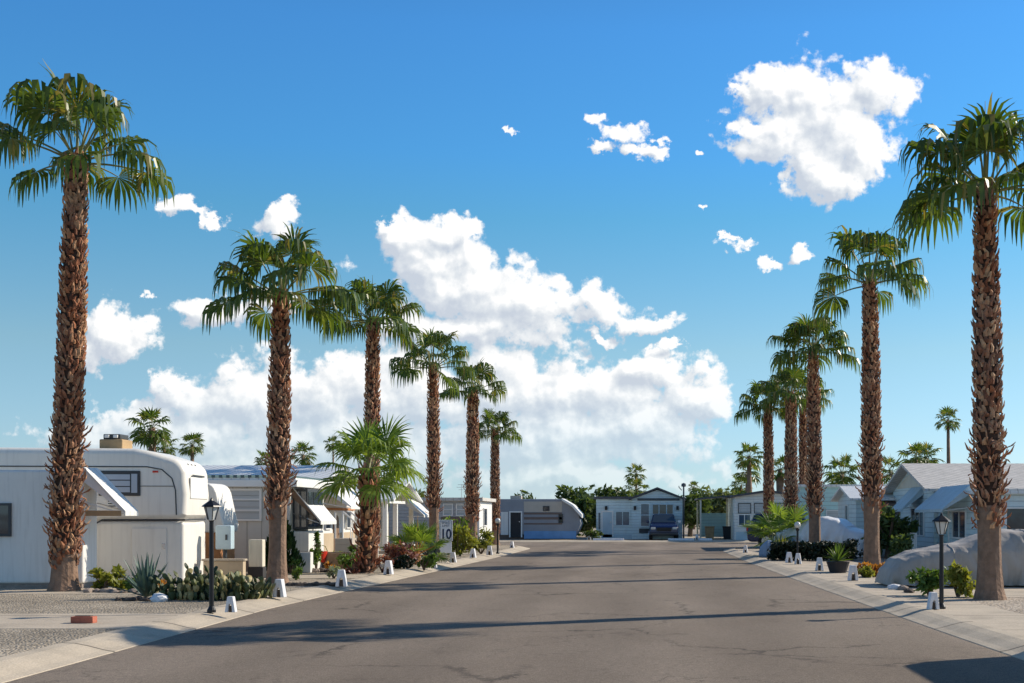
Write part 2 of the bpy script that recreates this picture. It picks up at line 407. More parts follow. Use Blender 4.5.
def kerb(edge, side, w=.62):
    prof = [(-.02, -.015), (0, .008), (w*.2, .030), (w*.5, .078), (w*.75, .108), (w, .115), (w+.003, -.015)]
    secs = []
    offs = [offset(edge, side*d) for d, z in prof]
    for i in range(len(edge)): secs.append([(offs[j][i][0], offs[j][i][1], prof[j][1]) for j in range(len(prof))])
    return MB().loft(secs, cap=True)
tag(kerb(Lc, 1, .62).build('kerb', M['kerb'], smooth=False), kind='structure')
tag(kerb(Rc, -1, .55).build('kerb', M['kerb']), kind='structure')
tag(kerb([(90, CY1), (40, CY1), (0, CY1), (-40, CY1), (-90, CY1)], -1, .55).build('kerb', M['kerb']), kind='structure')
Lo = offset(Lc, .622); Ro = offset(Rc, -.552)
def yard(pts, name, m): 
    return tag(MB().prism_z(pts, -.015, GZ).build(name, m), kind='structure')
yard(Lo + [(-90.0, -12)], 'gravel_yard', M['gravel'])
# pavement strip right of the road and the yards behind it
Rw = offset(Rc[:8], -1.75)
walk = [(p[0], p[1]) for p in Ro[:8]] + list(reversed(Rw))
tag(MB().prism_z(walk, -.01, GZ+.004).build('pavement', M['slab']), kind='structure')
yard([(90.0, -12)] + [Rw[0]] + Rw + Ro[8:], 'gravel_yard', M['gravel_tan'])
yard([(-90, CY1+.552), (90, CY1+.552), (90, 140), (-90, 140)], 'gravel_yard', M['gravel_tan'])
def slab(x0, x1, y0, y1, name='driveway', m='slab', z=GZ+.005):
    return tag(MB().box(x0, x1, y0, y1, z-.05, z).build(name, M[m]), kind='structure')
slab(-24, -6.99, 17.0, 19.6)
slab(-26, -9.2, 24.5, 32.5)
slab(-14, -7.1, 30.6, 32.3, 'path')
slab(-20, -6.7, 37.4, 40.6)
slab(-20, -6.42, 48, 51)
slab(5.78, 15, 23.5, 30.5)
slab(5.42, 15, 38.2, 41.0)
slab(5.3, 15, 55.2, 60.8)
slab(-11, 9.5, 75.6, 79.5)

# ------------------------------------------------------------------ face helpers for buildings
def fbox(mb, face, pl, u0, u1, z0, z1, d0, d1, mi=0):
    if face == '-y': return mb.box(u0, u1, pl-d1, pl-d0, z0, z1, mi)
    if face == '+x': return mb.box(pl+d0, pl+d1, u0, u1, z0, z1, mi)
    if face == '-x': return mb.box(pl-d1, pl-d0, u0, u1, z0, z1, mi)
def window(parent, face, pl, u0, u1, z0, z1, frame='white_clean', pane='glass', nx=1, nz=1, t=.05, label=None):
    m = MB()
    fbox(m, face, pl, u0, u1, z1-t, z1, .003, .05); fbox(m, face, pl, u0, u1, z0, z0+t, .003, .06)
    fbox(m, face, pl, u0, u0+t, z0+t, z1-t, .003, .05); fbox(m, face, pl, u1-t, u1, z0+t, z1-t, .003, .05)
    for i in range(1, nx):
        u = u0+(u1-u0)*i/nx; fbox(m, face, pl, u-t*.35, u+t*.35, z0+t, z1-t, .003, .045)
    for i in range(1, nz):
        z = z0+(z1-z0)*i/nz; fbox(m, face, pl, u0+t, u1-t, z-t*.35, z+t*.35, .003, .04)
    f = m.build('window', M[frame], parent)
    g = MB(); fbox(g, face, pl, u0+t, u1-t, z0+t, z1-t, .002, .018)
    g.build('pane', M[pane], f)
    return f
def door(parent, face, pl, u0, u1, z0, z1, m='white', frame='white_clean'):
    d = MB(); fbox(d, face, pl, u0, u1, z0, z1, .002, .03)
    for a, b in ((.12, .45), (.55, .9)):
        fbox(d, face, pl, u0+.12, u1-.12, z0+(z1-z0)*a, z0+(z1-z0)*b, .03, .042)
    o = d.build('door', M[m], parent)
    k = MB(); fbox(k, face, pl, u1-.12, u1-.06, z0+.95, z0+1.01, .042, .09); k.build('handle', M['chrome'], o)
    fr = MB(); fbox(fr, face, pl, u0-.08, u0, z0, z1+.08, .002, .05); fbox(fr, face, pl, u1, u1+.08, z0, z1+.08, .002, .05); fbox(fr, face, pl, u0, u1, z1, z1+.08, .002, .05)
    fr.build('door_frame', M[frame], o)
    return o
def awning(parent, face, pl, u0, u1, z1, D, z0, m, name='awning', sides=True, th=.035, sm=None):
    prof = [(0, z1), (D, z0), (D, z0-.10), (D-.02, z0-.10), (D-.02, z0-th), (0, z1-th)]
    mb = MB()
    s = {'-y': -1, '+x': 1, '-x': -1}[face]
    pr = [(pl + s*(a+.003), z) for a, z in prof]
    if face == '-y': mb.prism_x(pr, u0, u1)
    else: mb.prism_y(pr, u0, u1)
    panels = []
    if sides:
        tri = [(pl + s*.003, z1-th-.002), (pl + s*(D-.03), z0-th), (pl + s*.003, z1-th-.28)]
        for a, b in ((u0+.01, u0+.03), (u1-.03, u1-.01)):
            q = mb if sm is None else MB(); panels.append(q)
            if face == '-y': q.prism_x(tri, a, b)
            else: q.prism_y(tri, a, b)
    o = mb.build(name, M[m], parent)
    if sm:
        for q in panels: q.build('side_panel', M[sm], o)
    for u in (u0+.06, u1-.06):
        br = MB(); a = (pl + s*.02, u, z1-.75); b = (pl + s*(D-.06), u, z0-.06)
        if face == '-y': a = (u, a[0], a[2]); b = (u, b[0], b[2])
        br.tube([a, b], .012, 6); br.build('strut', M['white_clean'], o)
    return o
def gable_roof(parent, x0, x1, y0, y1, ze, zr, axis, m, over=.3, th=.1, name='roof'):
    mb = MB()
    if axis == 'x':
        a0, a1 = y0-over, y1+over; mid = (y0+y1)/2; k = (zr-ze)/((y1-y0)/2); e = ze-k*over
        pr = [(a0, e), (mid, zr), (a1, e), (a1, e+th), (mid, zr+th), (a0, e+th)]
        mb.prism_x(pr, x0-over, x1+over)
    else:
        a0, a1 = x0-over, x1+over; mid = (x0+x1)/2; k = (zr-ze)/((x1-x0)/2); e = ze-k*over
        pr = [(a0, e), (mid, zr), (a1, e), (a1, e+th), (mid, zr+th), (a0, e+th)]
        mb.prism_y(pr, y0-over, y1+over)
    return mb.build(name, M[m], parent)
def gable_wall(mb, x0, x1, y0, y1, z0, ze, zr, axis):
    if axis == 'x': mb.prism_x([(y0, z0), (y1, z0), (y1, ze), ((y0+y1)/2, zr-.005), (y0, ze)], x0, x1)
    else: mb.prism_y([(x0, z0), (x1, z0), (x1, ze), ((x0+x1)/2, zr-.005), (x0, ze)], y0, y1)
    return mb

# ------------------------------------------------------------------ palms
def frond(mb, o, az, el, Lp, Rb, droop, seed, nseg=22, mi_leaf=0, mi_pet=1, spread=118, sag=.35):
    r = random.Random(seed)
    d = Vector((math.cos(az)*math.cos(el), math.sin(az)*math.cos(el), math.sin(el)))
    o = Vector(o); pts = [o.copy()]; p = o.copy(); dd = d.copy(); n = 5
    for i in range(n):
        dd = (dd + Vector((0, 0, -sag/n*max(.25, math.cos(el))))).normalized()
        p = p + dd*(Lp/n); pts.append(p.copy())
    mb.tube(pts, [.026, .022, .019, .017, .014, .010], 4, mi_pet, cap=False)
    f = dd; up = Vector((0, 0, 1))
    s = f.cross(up)
    if s.length < .1: s = Vector((-math.sin(az), math.cos(az), 0))
    s.normalize(); nrm = s.cross(f).normalized()
    tw = r.uniform(-.5, .5)
    s, nrm = s*math.cos(tw)+nrm*math.sin(tw), nrm*math.cos(tw)-s*math.sin(tw)
    ts = [0.03, .28, .52, .72, .88, 1.0]
    for k in range(nseg):
        th = R(-spread + 2*spread*k/(nseg-1)) + r.uniform(-.03, .03)
        dth = R(2*spread/(nseg-1))
        Rk = Rb*(.72 + .28*math.cos(th*.75))*r.uniform(.9, 1.07)
        rad = (f*math.cos(th) + s*math.sin(th) + nrm*(-.10 + .22*abs(math.sin(th)))).normalized()
        wid = (s*math.cos(th) - f*math.sin(th)); wid = (wid + nrm*(.42 if k % 2 else -.42)).normalized()
        pos = p.copy(); dirv = rad.copy(); vs = []; last = 0
        dk = droop*r.uniform(.75, 1.25)
        for i, t in enumerate(ts):
            b = max(0, (t-.33)/.67); b = b*b*(3-2*b)*dk
            dirv = (rad*(1-min(.96, b)) + Vector((0, 0, -1))*min(.96, b) + Vector((r.uniform(-.05,.05), r.uniform(-.05,.05), 0))*t).normalized()
            pos = pos + dirv*((t-last)*Rk); last = t
            w = t*Rk*math.tan(dth/2)*1.06 if t <= .53 else .52*Rk*math.tan(dth/2)*(1-t)/.48*1.0 + .0035
            vs.append(pos - wid*w); vs.append(pos + wid*w)
        mb.add(vs, [(2*i, 2*i+1, 2*i+3, 2*i+2) for i in range(len(ts)-1)], mi_leaf)
GA = 2.39996
def crown_mesh(name, seed, n=26, Lp=.85, Rb=.95, droop=.95, elmin=6, elmax=80, leaf='palm_leaf', pet='petiole', nseg=26, sag=.40):
    mb = MB(); r = random.Random(seed)
    for i in range(n):
        t = (i+.5)/n
        el = R(elmin + (elmax-elmin)*(t**1.15) + r.uniform(-9, 9))
        az = i*GA + r.uniform(-.3, .3)
        young = .45 if t > .86 else 1.0
        frond(mb, (.06*math.cos(az), .06*math.sin(az), .1*t), az, el, Lp*r.uniform(.8, 1.18)*(1-.12*t), Rb*r.uniform(.82, 1.12)*(.75 if t > .93 else 1),
              droop*young*r.uniform(.75, 1.2), seed*1000+i, nseg=nseg, sag=sag)
    # a spear leaf
    mb.tube([(0, 0, 0), (.01, 0, .7), (.03, .01, 1.55)], [.03, .022, .004], 5, 1)
    o = mb.build(name, [M[leaf], M[pet]]); me = o.data
    bpy.data.objects.remove(o); return me
CROWN = [crown_mesh('palm_crown', s, n, Lp, Rb, dr) for s, n, Lp, Rb, dr in
         ((11, 21, 1.02, 1.02, 1.2), (23, 19, 1.08, 1.05, 1.28), (37, 22, .98, 1.04, 1.15), (51, 18, 1.12, 1.0, 1.25))]
CROWN_FAR = [crown_mesh('palm_crown', s, 20, .85, .9, .6, nseg=14, elmin=-40) for s in (61, 67, 73)]
CROWN_YOUNG = crown_mesh('palm_crown', 83, 21, .95, 1.02, .7, elmin=-8, elmax=86, leaf='palm_leaf_young', sag=.35)

def trunk_mb(path, rads, boots, seed, boot_scale=1.0, shag=None, smooth_to=0.0):
    """path of points, radius list; leaf bases cover heights from boots[0] to boots[1]"""
    mb = MB(); r = random.Random(seed)
    pts = [Vector(p) for p in path]
    n = 14
    # densify
    dens = []; dr = []
    steps = 34
    H = pts[-1].z - pts[0].z
    def at(z):
        z = max(pts[0].z, min(pts[-1].z, z))
        for i in range(len(pts)-1):
            if z <= pts[i+1].z + 1e-6:
                t = (z-pts[i].z)/max(1e-6, pts[i+1].z-pts[i].z); t2 = t
                return pts[i].lerp(pts[i+1], t2), rads[i]+(rads[i+1]-rads[i])*t
        return pts[-1], rads[-1]
    vs = []; fs = []; ms = []
    for i in range(steps+1):
        z = pts[0].z + H*i/steps
        c, rr = at(z)
        inb = boots and boots[0] <= z <= boots[1]
        for k in range(n):
            a = 2*PI*k/n
            q = rr*(1 + .05*mnoise.noise(Vector((math.cos(a)*2, math.sin(a)*2, z*3+seed))))
            if inb: q *= .94
            else: q *= .88 + .26*max(0, 1-(z-pts[0].z)/.9)**2
            if i == 0: q *= 1.12
            vs.append((c.x+q*math.cos(a), c.y+q*math.sin(a), z))
    for i in range(steps):
        z = pts[0].z + H*(i+.5)/steps
        mi = 2 if boots and boots[0]+(.42 if boots[0] > .3 else 0) <= z <= boots[1] else 0
        mb_f = [(i*n+k, i*n+(k+1) % n, (i+1)*n+(k+1) % n, (i+1)*n+k) for k in range(n)]
        fs += mb_f; ms += [mi]*n
    base = len(mb.v); mb.v += vs; mb.f += [[j+base for j in f] for f in fs]; mb.m += ms
    if boots:
        z = boots[0]-.12 if boots[0] > .3 else boots[0]; row = 0
        while z < boots[1]:
            c, rr = at(z)
            cnt = max(8, int(2*PI*rr/(.118*boot_scale)))
            for k in range(cnt):
                if r.random() < .06: continue
                a = 2*PI*(k + .5*(row % 2))/cnt + r.uniform(-.10, .10)
                zz = z + r.uniform(-.05, .05)
                if zz < boots[0] + .45 and boots[0] > .3 and r.random() > ((zz-boots[0])/.45)*.8 + .12 + .35*mnoise.noise(Vector((a*1.2, seed, 0))): continue
                out = Vector((math.cos(a), math.sin(a), 0)); sd = Vector((-out.y, out.x, 0))
                w = .056*boot_scale*r.uniform(.7, 1.25); h = .175*boot_scale*r.uniform(.6, 1.4)
                lean = r.uniform(.035, .11)*boot_scale; th = .02*boot_scale
                sk = r.uniform(-.06, .06)
                if shag and shag[0] < zz < shag[1] and r.random() < .5:
                    lean *= r.uniform(1.4, 3.2); h *= r.uniform(.8, 1.6); w *= .5
                if shag and zz < shag[1] and r.random() < .15: h *= -.6
                b = c + Vector((0, 0, zz-c.z)) + out*(rr*.93)
                tp = b + out*lean + Vector((0, 0, h)) + sd*sk
                v = [b - sd*w, b + sd*w, b + out*(th+.02) , b + Vector((0,0,h*.55)) - sd*w*.8 + out*lean*.7, b + Vector((0,0,h*.55)) + sd*w*.8 + out*lean*.7, b+Vector((0,0,h*.5))+out*(lean*.75+th*1.6),
                     tp - sd*w*.42, tp + sd*w*.42, tp + out*th*.6]
                mb.add(v, [(0,2,5,3), (2,1,4,5), (3,5,8,6), (5,4,7,8), (0,3,4,1), (3,6,7,4), (6,8,7)], 1)
            z += .10*boot_scale; row += 1
    return mb
def palm(px, Y, top_py, base_px=None, crown=0, cs=1.0, rz=0.0, label='', boots=(1.6, 99), r=(.30, .24, .19), shag=None, group='tall street palms', name='fan_palm', zb=GZ, bend=0.0, boot='boot', bs=.80, cmesh=None, seed=None):
    """px, top_py: where the trunk tops out; base_px: where it leaves the ground"""
    xt = PX(px, Y); zt = PZ(top_py, Y); xb = PX(base_px if base_px is not None else px, Y)
    root = thing(name, label, 'palm tree', (xb, Y, zb), 0, group)
    H = zt-zb; dx = xt-xb
    path = [(0, 0, -.05), (dx*.25+bend*.6, 0, H*.28), (dx*.6+bend, 0, H*.62), (dx, 0, H)]
    r = tuple(q*.69 for q in r); rr = [r[0]*1.08, r[0], (r[0]+r[1])/2, r[2]]
    s = seed or int(px*7+Y)
    mb = trunk_mb(path, rr, (boots[0], min(boots[1], H+.05)) if boots else None, s, bs, shag)
    mb.build('trunk', [M['ptrunk'], M[boot], M['pcore']], root, smooth=False)
    me = cmesh or CROWN[crown]
    c = bpy.data.objects.new('crown', me); COL.objects.link(c); c.parent = root
    c.location = (dx, 0, H-.05); c.rotation_euler = (0, 0, rz); c.scale = (cs,)*3
    return root
# left row
palm(77, 25.5, 161, 64, 1, 1.08, .4, 'tall palm at far left, thick shaggy trunk standing before the white trailer wall', (.45, 99), (.36, .30, .24), (1.0, 3.4))
palm(281, 28.5, 297, 277, 0, 1.0, 2.1, 'tall palm with smooth lower trunk beside the dark cone shaped shrub', (1.45, 99), (.31, .29, .20), (1.4, 3.0))
palm(373, 40, 322, 371, 2, 1.0, 4.0, 'tall palm rising behind the short bright green palm', (.6, 99), (.31, .28, .23))
palm(433, 46.5, 368, 434, 3, .98, 1.2, 'tall palm behind the small speed limit sign, shaggy middle trunk', (1.5, 99), (.28, .28, .2), (1.4, 3.5))
palm(473, 55, 393, 472, 1, .90, 3.3, 'slightly shorter palm rising out of the yellow green bushes near the far left corner', (1.2, 99), (.36, .33, .27), (1.2, 3.4))
palm(495, 65.3, 432, 495, 0, .82, 5.1, 'smallest palm of the left row, next to the grey striped trailer', (.5, 99), (.31, .28, .22))
# right row
palm(985, 23, 192, 990, 2, 1.12, .9, 'tall palm at far right edge just beyond the black lamp post', (1.3, 99), (.34, .29, .21), (1.2, 3.0))
palm(870, 34.5, 284, 872, 3, 1.04, 2.6, 'tallest looking palm on the right, beside the tan covered car', (1.55, 99), (.34, .30, .22), (1.5, 3.6))
palm(813, 44, 352, 815, 2, .98, .2, 'tall palm on the right rising from the dark hedge', (1.5, 99), (.33, .30, .20), (1.5, 3.2))
palm(768, 58, 408, 769, 0, .92, 1.7, 'leftmost palm of the right hand cluster, over the dark blue car', (1.4, 99), (.30, .28, .23))
palm(791, 56, 396, 791, 1, .95, 4.4, 'thick trunked palm in the middle of the right hand cluster', (1.2, 99), (.38, .34, .27), (1.0, 2.6))
palm(803, 61, 402, 803, 3, .95, 2.2, 'slim palm half hidden behind the middle of the right hand cluster', (1.2, 99), (.26, .24, .2))
# short bright palm in the left row
t = palm(368, 33.4, 474, 366, cmesh=CROWN_YOUNG, cs=.92, rz=.5, label='short bright green palm with thick red brown trunk', boots=(0.02, 99), r=(.29, .27, .24), group='young fan palms', boot='boot_red', bs=1.15, shag=(0, 1.2), name='young_fan_palm')
# far palms
def far_palm(px, Y, top, cs, label, i=0, r=.18, zb=0.0, skirt=False):
    xt = PX(px, Y); zt = PZ(top, Y)
    root = thing('distant_palm', label, 'palm tree', (xt, Y, zb), 0, 'palms beyond the homes')
    H = zt-zb
    mb = MB().tube([(0, 0, 0), (.05, 0, H*.5), (0, 0, H)], [r*1.1, r*.85, r*.55], 8)
    if skirt: mb.lathe([(r, H-2.0), (r*2.3, H-1.6), (r*2.6, H-.6), (r*1.2, H)], 9)
    mb.build('trunk', M['ptrunk'], root, smooth=True)
    c = bpy.data.objects.new('crown', CROWN_FAR[i]); COL.objects.link(c); c.parent = root
    c.location = (0, 0, H-.05); c.scale = (cs,)*3; c.rotation_euler = (0, 0, px*.37)
far_palm(152, 62, 428, .78, 'distant palm rising over the fifth wheel roof beside the tan roof unit', 0, .30)
far_palm(164, 90, 447, .75, 'low distant palm half hidden behind the roof of the fifth wheel', 1, .2)
far_palm(192, 95, 445, .72, 'small distant palm just right of the fifth wheel roof', 2, .22)
far_palm(303, 80, 455, .65, 'distant palm peeking out behind the smooth trunked palm', 1, .2)
far_palm(266, 84, 462, .6, 'distant palm just left of the smooth trunked palm', 2, .2)
far_palm(333, 95, 444, .5, 'thin dark distant palm left of the short bright palm', 0, .1)
far_palm(396, 60, 470, .5, 'distant palm right behind the short bright palm', 2, .2)
far_palm(636, 112, 474, .72, 'distant palm over the pale blue house, taller of two', 1, .17)
far_palm(637, 105, 490, .75, 'lower distant palm just behind the pale blue house roof', 0, .17)
far_palm(694, 135, 487, .5, 'tiny distant palm over the open carport', 2, .12)
far_palm(749, 105, 457, .95, 'pale trunked distant palm left of the right hand cluster, highest crown', 0, .28)
far_palm(747, 112, 472, .9, 'pale trunked distant palm crown just under the highest one', 1, .25)
far_palm(741, 118, 486, .8, 'lowest of the three distant palms left of the right hand cluster', 2, .2)
far_palm(780, 80, 470, .7, 'distant palm with a ball shaped skirt between two thick trunks', 2, .1, skirt=True)
far_palm(842, 75, 473, .85, 'distant palm left of the tallest right palm, above the teal house', 0, .2)
far_palm(838, 90, 482, .6, 'small distant palm low beside the teal house roof', 1, .15)
far_palm(891, 78, 472, .78, 'distant palm right of the tallest right palm, over the white roofed house', 2, .2)
far_palm(916, 72, 458, .7, 'left one of two palms behind the grey gable', 0, .18)
far_palm(926, 74, 458, .7, 'right one of two palms behind the grey gable', 1, .18)
far_palm(948, 78, 420, .6, 'distant palm high above the ridge of the grey roof at the right edge', 2, .16)

# ------------------------------------------------------------------ fifth wheel trailer (left)
Yf = 28.5
xf = PX(181, Yf)
rv = thing('fifth_wheel_trailer', 'large white fifth wheel trailer with dark framed side window and rounded lit front', 'trailer', (xf, Yf, GZ), R(6))
z0 = 1.43
def arcp(cx, cz, r, a0, a1, n=5): return [(cx+r*math.cos(R(a0+(a1-a0)*i/n)), cz+r*math.sin(R(a0+(a1-a0)*i/n))) for i in range(n+1)]
ztop = PZ(448.5, Yf)-GZ
prof = [(-7.5, .45), (-2.25, .45), (-1.95, z0-.12), (-1.8, z0), (.0, z0)] + [(.10, z0+.12), (.13, z0+.6), (.10, ztop-.75)] + arcp(-.32, ztop-.62, .42, 10, 80, 5) + [(-.75, ztop-.05), (-1.05, ztop), (-7.5, ztop+.02)]
mb = MB().prism_y(prof, 0, 2.2)
mb.build('body', M['rv'], rv, bevel=.16, seg=5, ang=50)
# skirt below the raised front, in set panels
mb = MB().box(-1.95, .05, .06, 2.12, .02, z0-.02)
sk = mb.build('skirt', M['rv'], rv, bevel=.09, seg=3)
d = MB()
for a, b in ((-1.1, -.33),):
    d.box(a, b, .03, .055, .1, z0-.18)
d.build('hatch', M['rv'], sk, bevel=.01)
tr = MB()
tr.tube([(.1, -.012, z0+.01), (-1.72, -.012, z0+.01), (-1.95, -.012, z0-.12), (-2.25, -.012, .5)], .022, 6)
tr.tube([(-7.4, -.012, .5), (-2.25, -.012, .5)], .015, 6)
tr.tube([(-7.4, -.006, ztop-.42), (-.75, -.006, ztop-.42), (-.42, -.006, ztop-.48), (-.2, -.006, ztop-.68), (-.12, -.006, ztop-.95), (-.10, -.006, z0+.12)], .014, 6)
tr.tube([(-1.1, -.006, ztop-.86), (-.14, -.006, ztop-.86)], .008, 6)
tr.build('trim', M['trim_dark'], rv)
hs = MB()
hs.box(-.42, -.36, .015, .03, .78, .9); hs.build('latch', M['chrome'], sk)
vt = MB().box(-1.62, -1.35, -.03, -.003, z0+.28, z0+.55); vt.build('vent_panel', M['rv'], rv, bevel=.015)
gl = MB()
for k in range(4): gl.box(-1.59, -1.38, -.036, -.031, z0+.31+k*.055, z0+.335+k*.055)
gl.build('vent_louvre', M['trim_dark'], rv)
MB().tube([(.03, -.005, z0+.0), (.09, .4, z0+.02), (.10, 1.1, z0+.02), (.06, 2.0, z0+.02)], .018, 6).build('rub_rail', M['trim_dark'], rv)
MB().box(.128, .14, .5, 1.6, ztop-.62, ztop-.58).build('front_seam', M['trim_dark'], rv)
# underside compartment marks
cp = MB()
cp.box(-2.55, -2.28, -.02, -.003, .9, 1.28); cp.box(-2.62, -2.3, -.02, -.003, 1.34, 1.37)
cp.build('vent_panel', M['trim_dark'], rv, bevel=.02)
wz0, wz1 = PZ(496, Yf)-GZ, PZ(471, Yf)-GZ
wx0, wx1 = PX(102, Yf)-xf, PX(142, Yf)-xf
w = MB().box(wx0, wx1, -.035, .0, wz0, wz1).build('window', M['trim_dark'], rv, bevel=.06, seg=3)
g = MB()
for i in range(3):
    h = (wz1-wz0-.14)/3
    g.box(wx0+.06, wx1-.22, -.05, -.036, wz0+.07+i*h+.012, wz0+.07+(i+1)*h-.012)
g.box(wx1-.19, wx1-.06, -.05, -.036, wz0+.07, wz1-.07)
g.build('pane', M['blind_blue'], w)
mk = MB().box(-.62, -.5, -.03, -.001, ztop-.55, ztop-.51); mk.build('marker_light', M['red'], rv)
fp = MB()
fp.box(.125, .145, .3, 1.9, z0+.5, z0+1.0); fp.build('front_panel', M['white_clean'], rv, bevel=.01)
for i in range(3):
    MB().lathe([(.03, 0), (.03, .03), (.0, .045)], 10).build('marker_light', M['trim_dark'], rv, loc=(-.02, .65+.33*i, ztop-.36))
for yy in (.25, 2.2): MB().tube([(-.9, yy, -.0), (-.9, yy, .3)], .05, 8).build('landing_leg', M['black'], rv)
for xw in (-5.2, -6.1):
    wl = MB().tube([(xw, -.02, .36), (xw, .24, .36)], .36, 20).build('wheel', M['rubber'], rv, bevel=.03)
    MB().tube([(xw, -.04, .36), (xw, -.018, .36)], .2, 16).build('rim', M['chrome'], wl)
ax0, ax1 = PX(111, Yf+1)-xf, PX(132, Yf+1)-xf
ac = thing('roof_unit', 'weathered tan air conditioner box on the roof of the fifth wheel', 'air conditioner', (xf+(ax0+ax1)/2, Yf+.7, GZ+ztop))
MB().box(-.27, .27, -.3, .3, 0, .24).build('body', M['ac_brown'], ac, bevel=.03)
MB().box(-.2, .2, -.24, .24, .24, .36).build('lid', M['trim_dark'], ac, bevel=.02)
for k in (-.1, .1): MB().box(k-.05, k+.05, -.29, -.241, .27, .34).build('vent', M['white_clean'], ac, bevel=.01)

# white trailer with window awning, far left
Yw = 26.3; xw = PX(83, Yw)
wt = thing('white_trailer', 'plain white trailer at the far left edge with a sloping window awning', 'trailer', (xw, Yw, GZ))
hz = PZ(466, Yw)-GZ
MB().prism_y([(-7, .12), (0, .12), (0, hz-.25)] + arcp(-.25, hz-.25, .25, 0, 90, 4) + [(-7, hz)], -3.2, 0).build('body', M['white'], wt, bevel=.05) if False else MB().box(-7, 0, .0, .72, .1, PZ(470, Yw)-GZ).build('body', M['white'], wt, bevel=.06)
awning(wt, '+x', 0, .02, .70, PZ(467, Yw)-GZ, .88, PZ(511, Yw)-GZ, 'awning_white')
vb = MB().box(.05, .80, -.006, .02, PZ(516, Yw)-GZ-.0, PZ(510.5, Yw)-GZ); vb.build('trim', M['ac_brown'], wt)
window(wt, '-y', 0, -3.2, -1.5, 1.1, 1.8, 'trim_dark', 'glass')
sk = MB().box(-6.9, -.05, .05, .68, 0, .1).build('skirt', M['rock'], wt)

# rounded camper between fifth wheel and mobile home
Yc = 31.8; xc = PX(219, Yc)
cm = thing('camper', 'small white camper with curved sloping front and a tan lower band', 'camper', (xc, Yc, GZ))
hc = PZ(483, Yc)-GZ
MB().prism_y([(-5, 1.1), (.08, 1.1), (.12, 1.3), (.04, 1.6), (-.08, hc-.22)] + arcp(-.36, hc-.28, .28, 15, 85, 4) + [(-5, hc)], 0, 1.2).build('body', M['white'], cm, bevel=.1, seg=4)
MB().box(-4.9, .02, .05, 1.15, .36, 1.1).build('lower_band', M['orange'], cm)
MB().box(-4.9, .0, .1, 1.1, 0, .36).build('skirt', M['tan'], cm)
window(cm, '-y', 0, -2.3, -1.1, 1.35, 1.95, 'trim_dark', 'glass')

Yb = 30.2; xb = PX(225, Yb)
ub = thing('utility_box', 'pale blue grey utility box on a post in front of the small camper', 'utility box', (xb, Yb, GZ))
MB().box(-.19, .19, -.14, .14, .72, 1.30).build('cabinet', M['awning_blue'], ub, bevel=.03)
MB().box(.06, .10, -.165, -.141, .95, 1.08).build('handle', M['trim_dark'], ub)
MB().tube([(0, 0, 0), (0, 0, .72)], .05, 10).build('post', M['trim_dark'], ub)
Yp = 29.6; x0 = PX(203, Yp); x1 = PX(243, Yp)
pw = thing('planter_wall', 'low beige stuccoed planter wall below the utility box', 'planter', ((x0+x1)/2, Yp, GZ))
L_ = (x1-x0)/2
MB().box(-L_, L_, 0, .22, 0, .46).build('wall', M['tan'], pw, bevel=.015)
MB().box(-L_-.03, L_+.03, -.03, .25, .46, .51).build('coping', M['slab'], pw, bevel=.01)

# ------------------------------------------------------------------ mobile homes on the left
# home with the louvred window
Y1 = 34.5; x1 = PX(290, Y1)
h = thing('mobile_home', 'grey and white mobile home with louvred side window and dark bay window facing the road', 'mobile home', (x1, Y1, GZ))
zw = PZ(487, Y1)-GZ; zr = PZ(474.5, Y1)-GZ
MB().box(-9, 0, 0, 3.6, .0, zw).build('wall', M['panel_grey'], h)
rf = MB().box(-9.2, .25, -.22, 3.85, zw, zw+.20).build('fascia', M['white_clean'], h, bevel=.015)
MB().box(-9.15, .2, -.17, 3.8, zw+.20, zw+.25).build('roof', M['roof_white'], h)
rg = MB()
for i in range(46): rg.box(-9.1+i*.2, -9.1+i*.2+.1, -.2, 3.8, zw+.25, zw+.325)
rg.build('roof_ridge_sheet', M['roof_teal'], h)
window(h, '-y', 0, PX(228, Y1)-x1, PX(262, Y1)-x1, PZ(521, Y1)-GZ, PZ(488.5, Y1)-GZ, 'white_clean', 'blind', 1, 3, .06)
window(h, '-y', 0, -6.2, -4.6, 1.15, 1.95, 'white_clean', 'blind', 1, 3, .06)
bay = MB().box(.003, .42, .25, 1.9, 1.15, zw-.04).build('bay_window', M['trim_dark'], h, bevel=.01)
g = MB()
for i in range(3): g.box(.42, .432, .31+i*.53, .31+i*.53+.46, 1.22, zw-.12)
for i in range(2): g.box(.06+i*.19, .06+i*.19+.13, .238, .25, 1.22, zw-.12)
g.build('pane', M['glass'], bay)
awning(h, '+x', 0, .2, 1.95, zw+.02, .80, PZ(521, Y1)-GZ, 'awning_white', sm='brown')
door(h, '+x', 0, 2.4, 3.2, .35, 2.2, 'white')
MB().box(.003, .45, .25, 1.9, .0, 1.1).build('bay_base', M['white'], h, bevel=.02)
MB().box(-8.9, -.02, -.012, -.002, 0, .28).build('skirt', M['rock'], h)

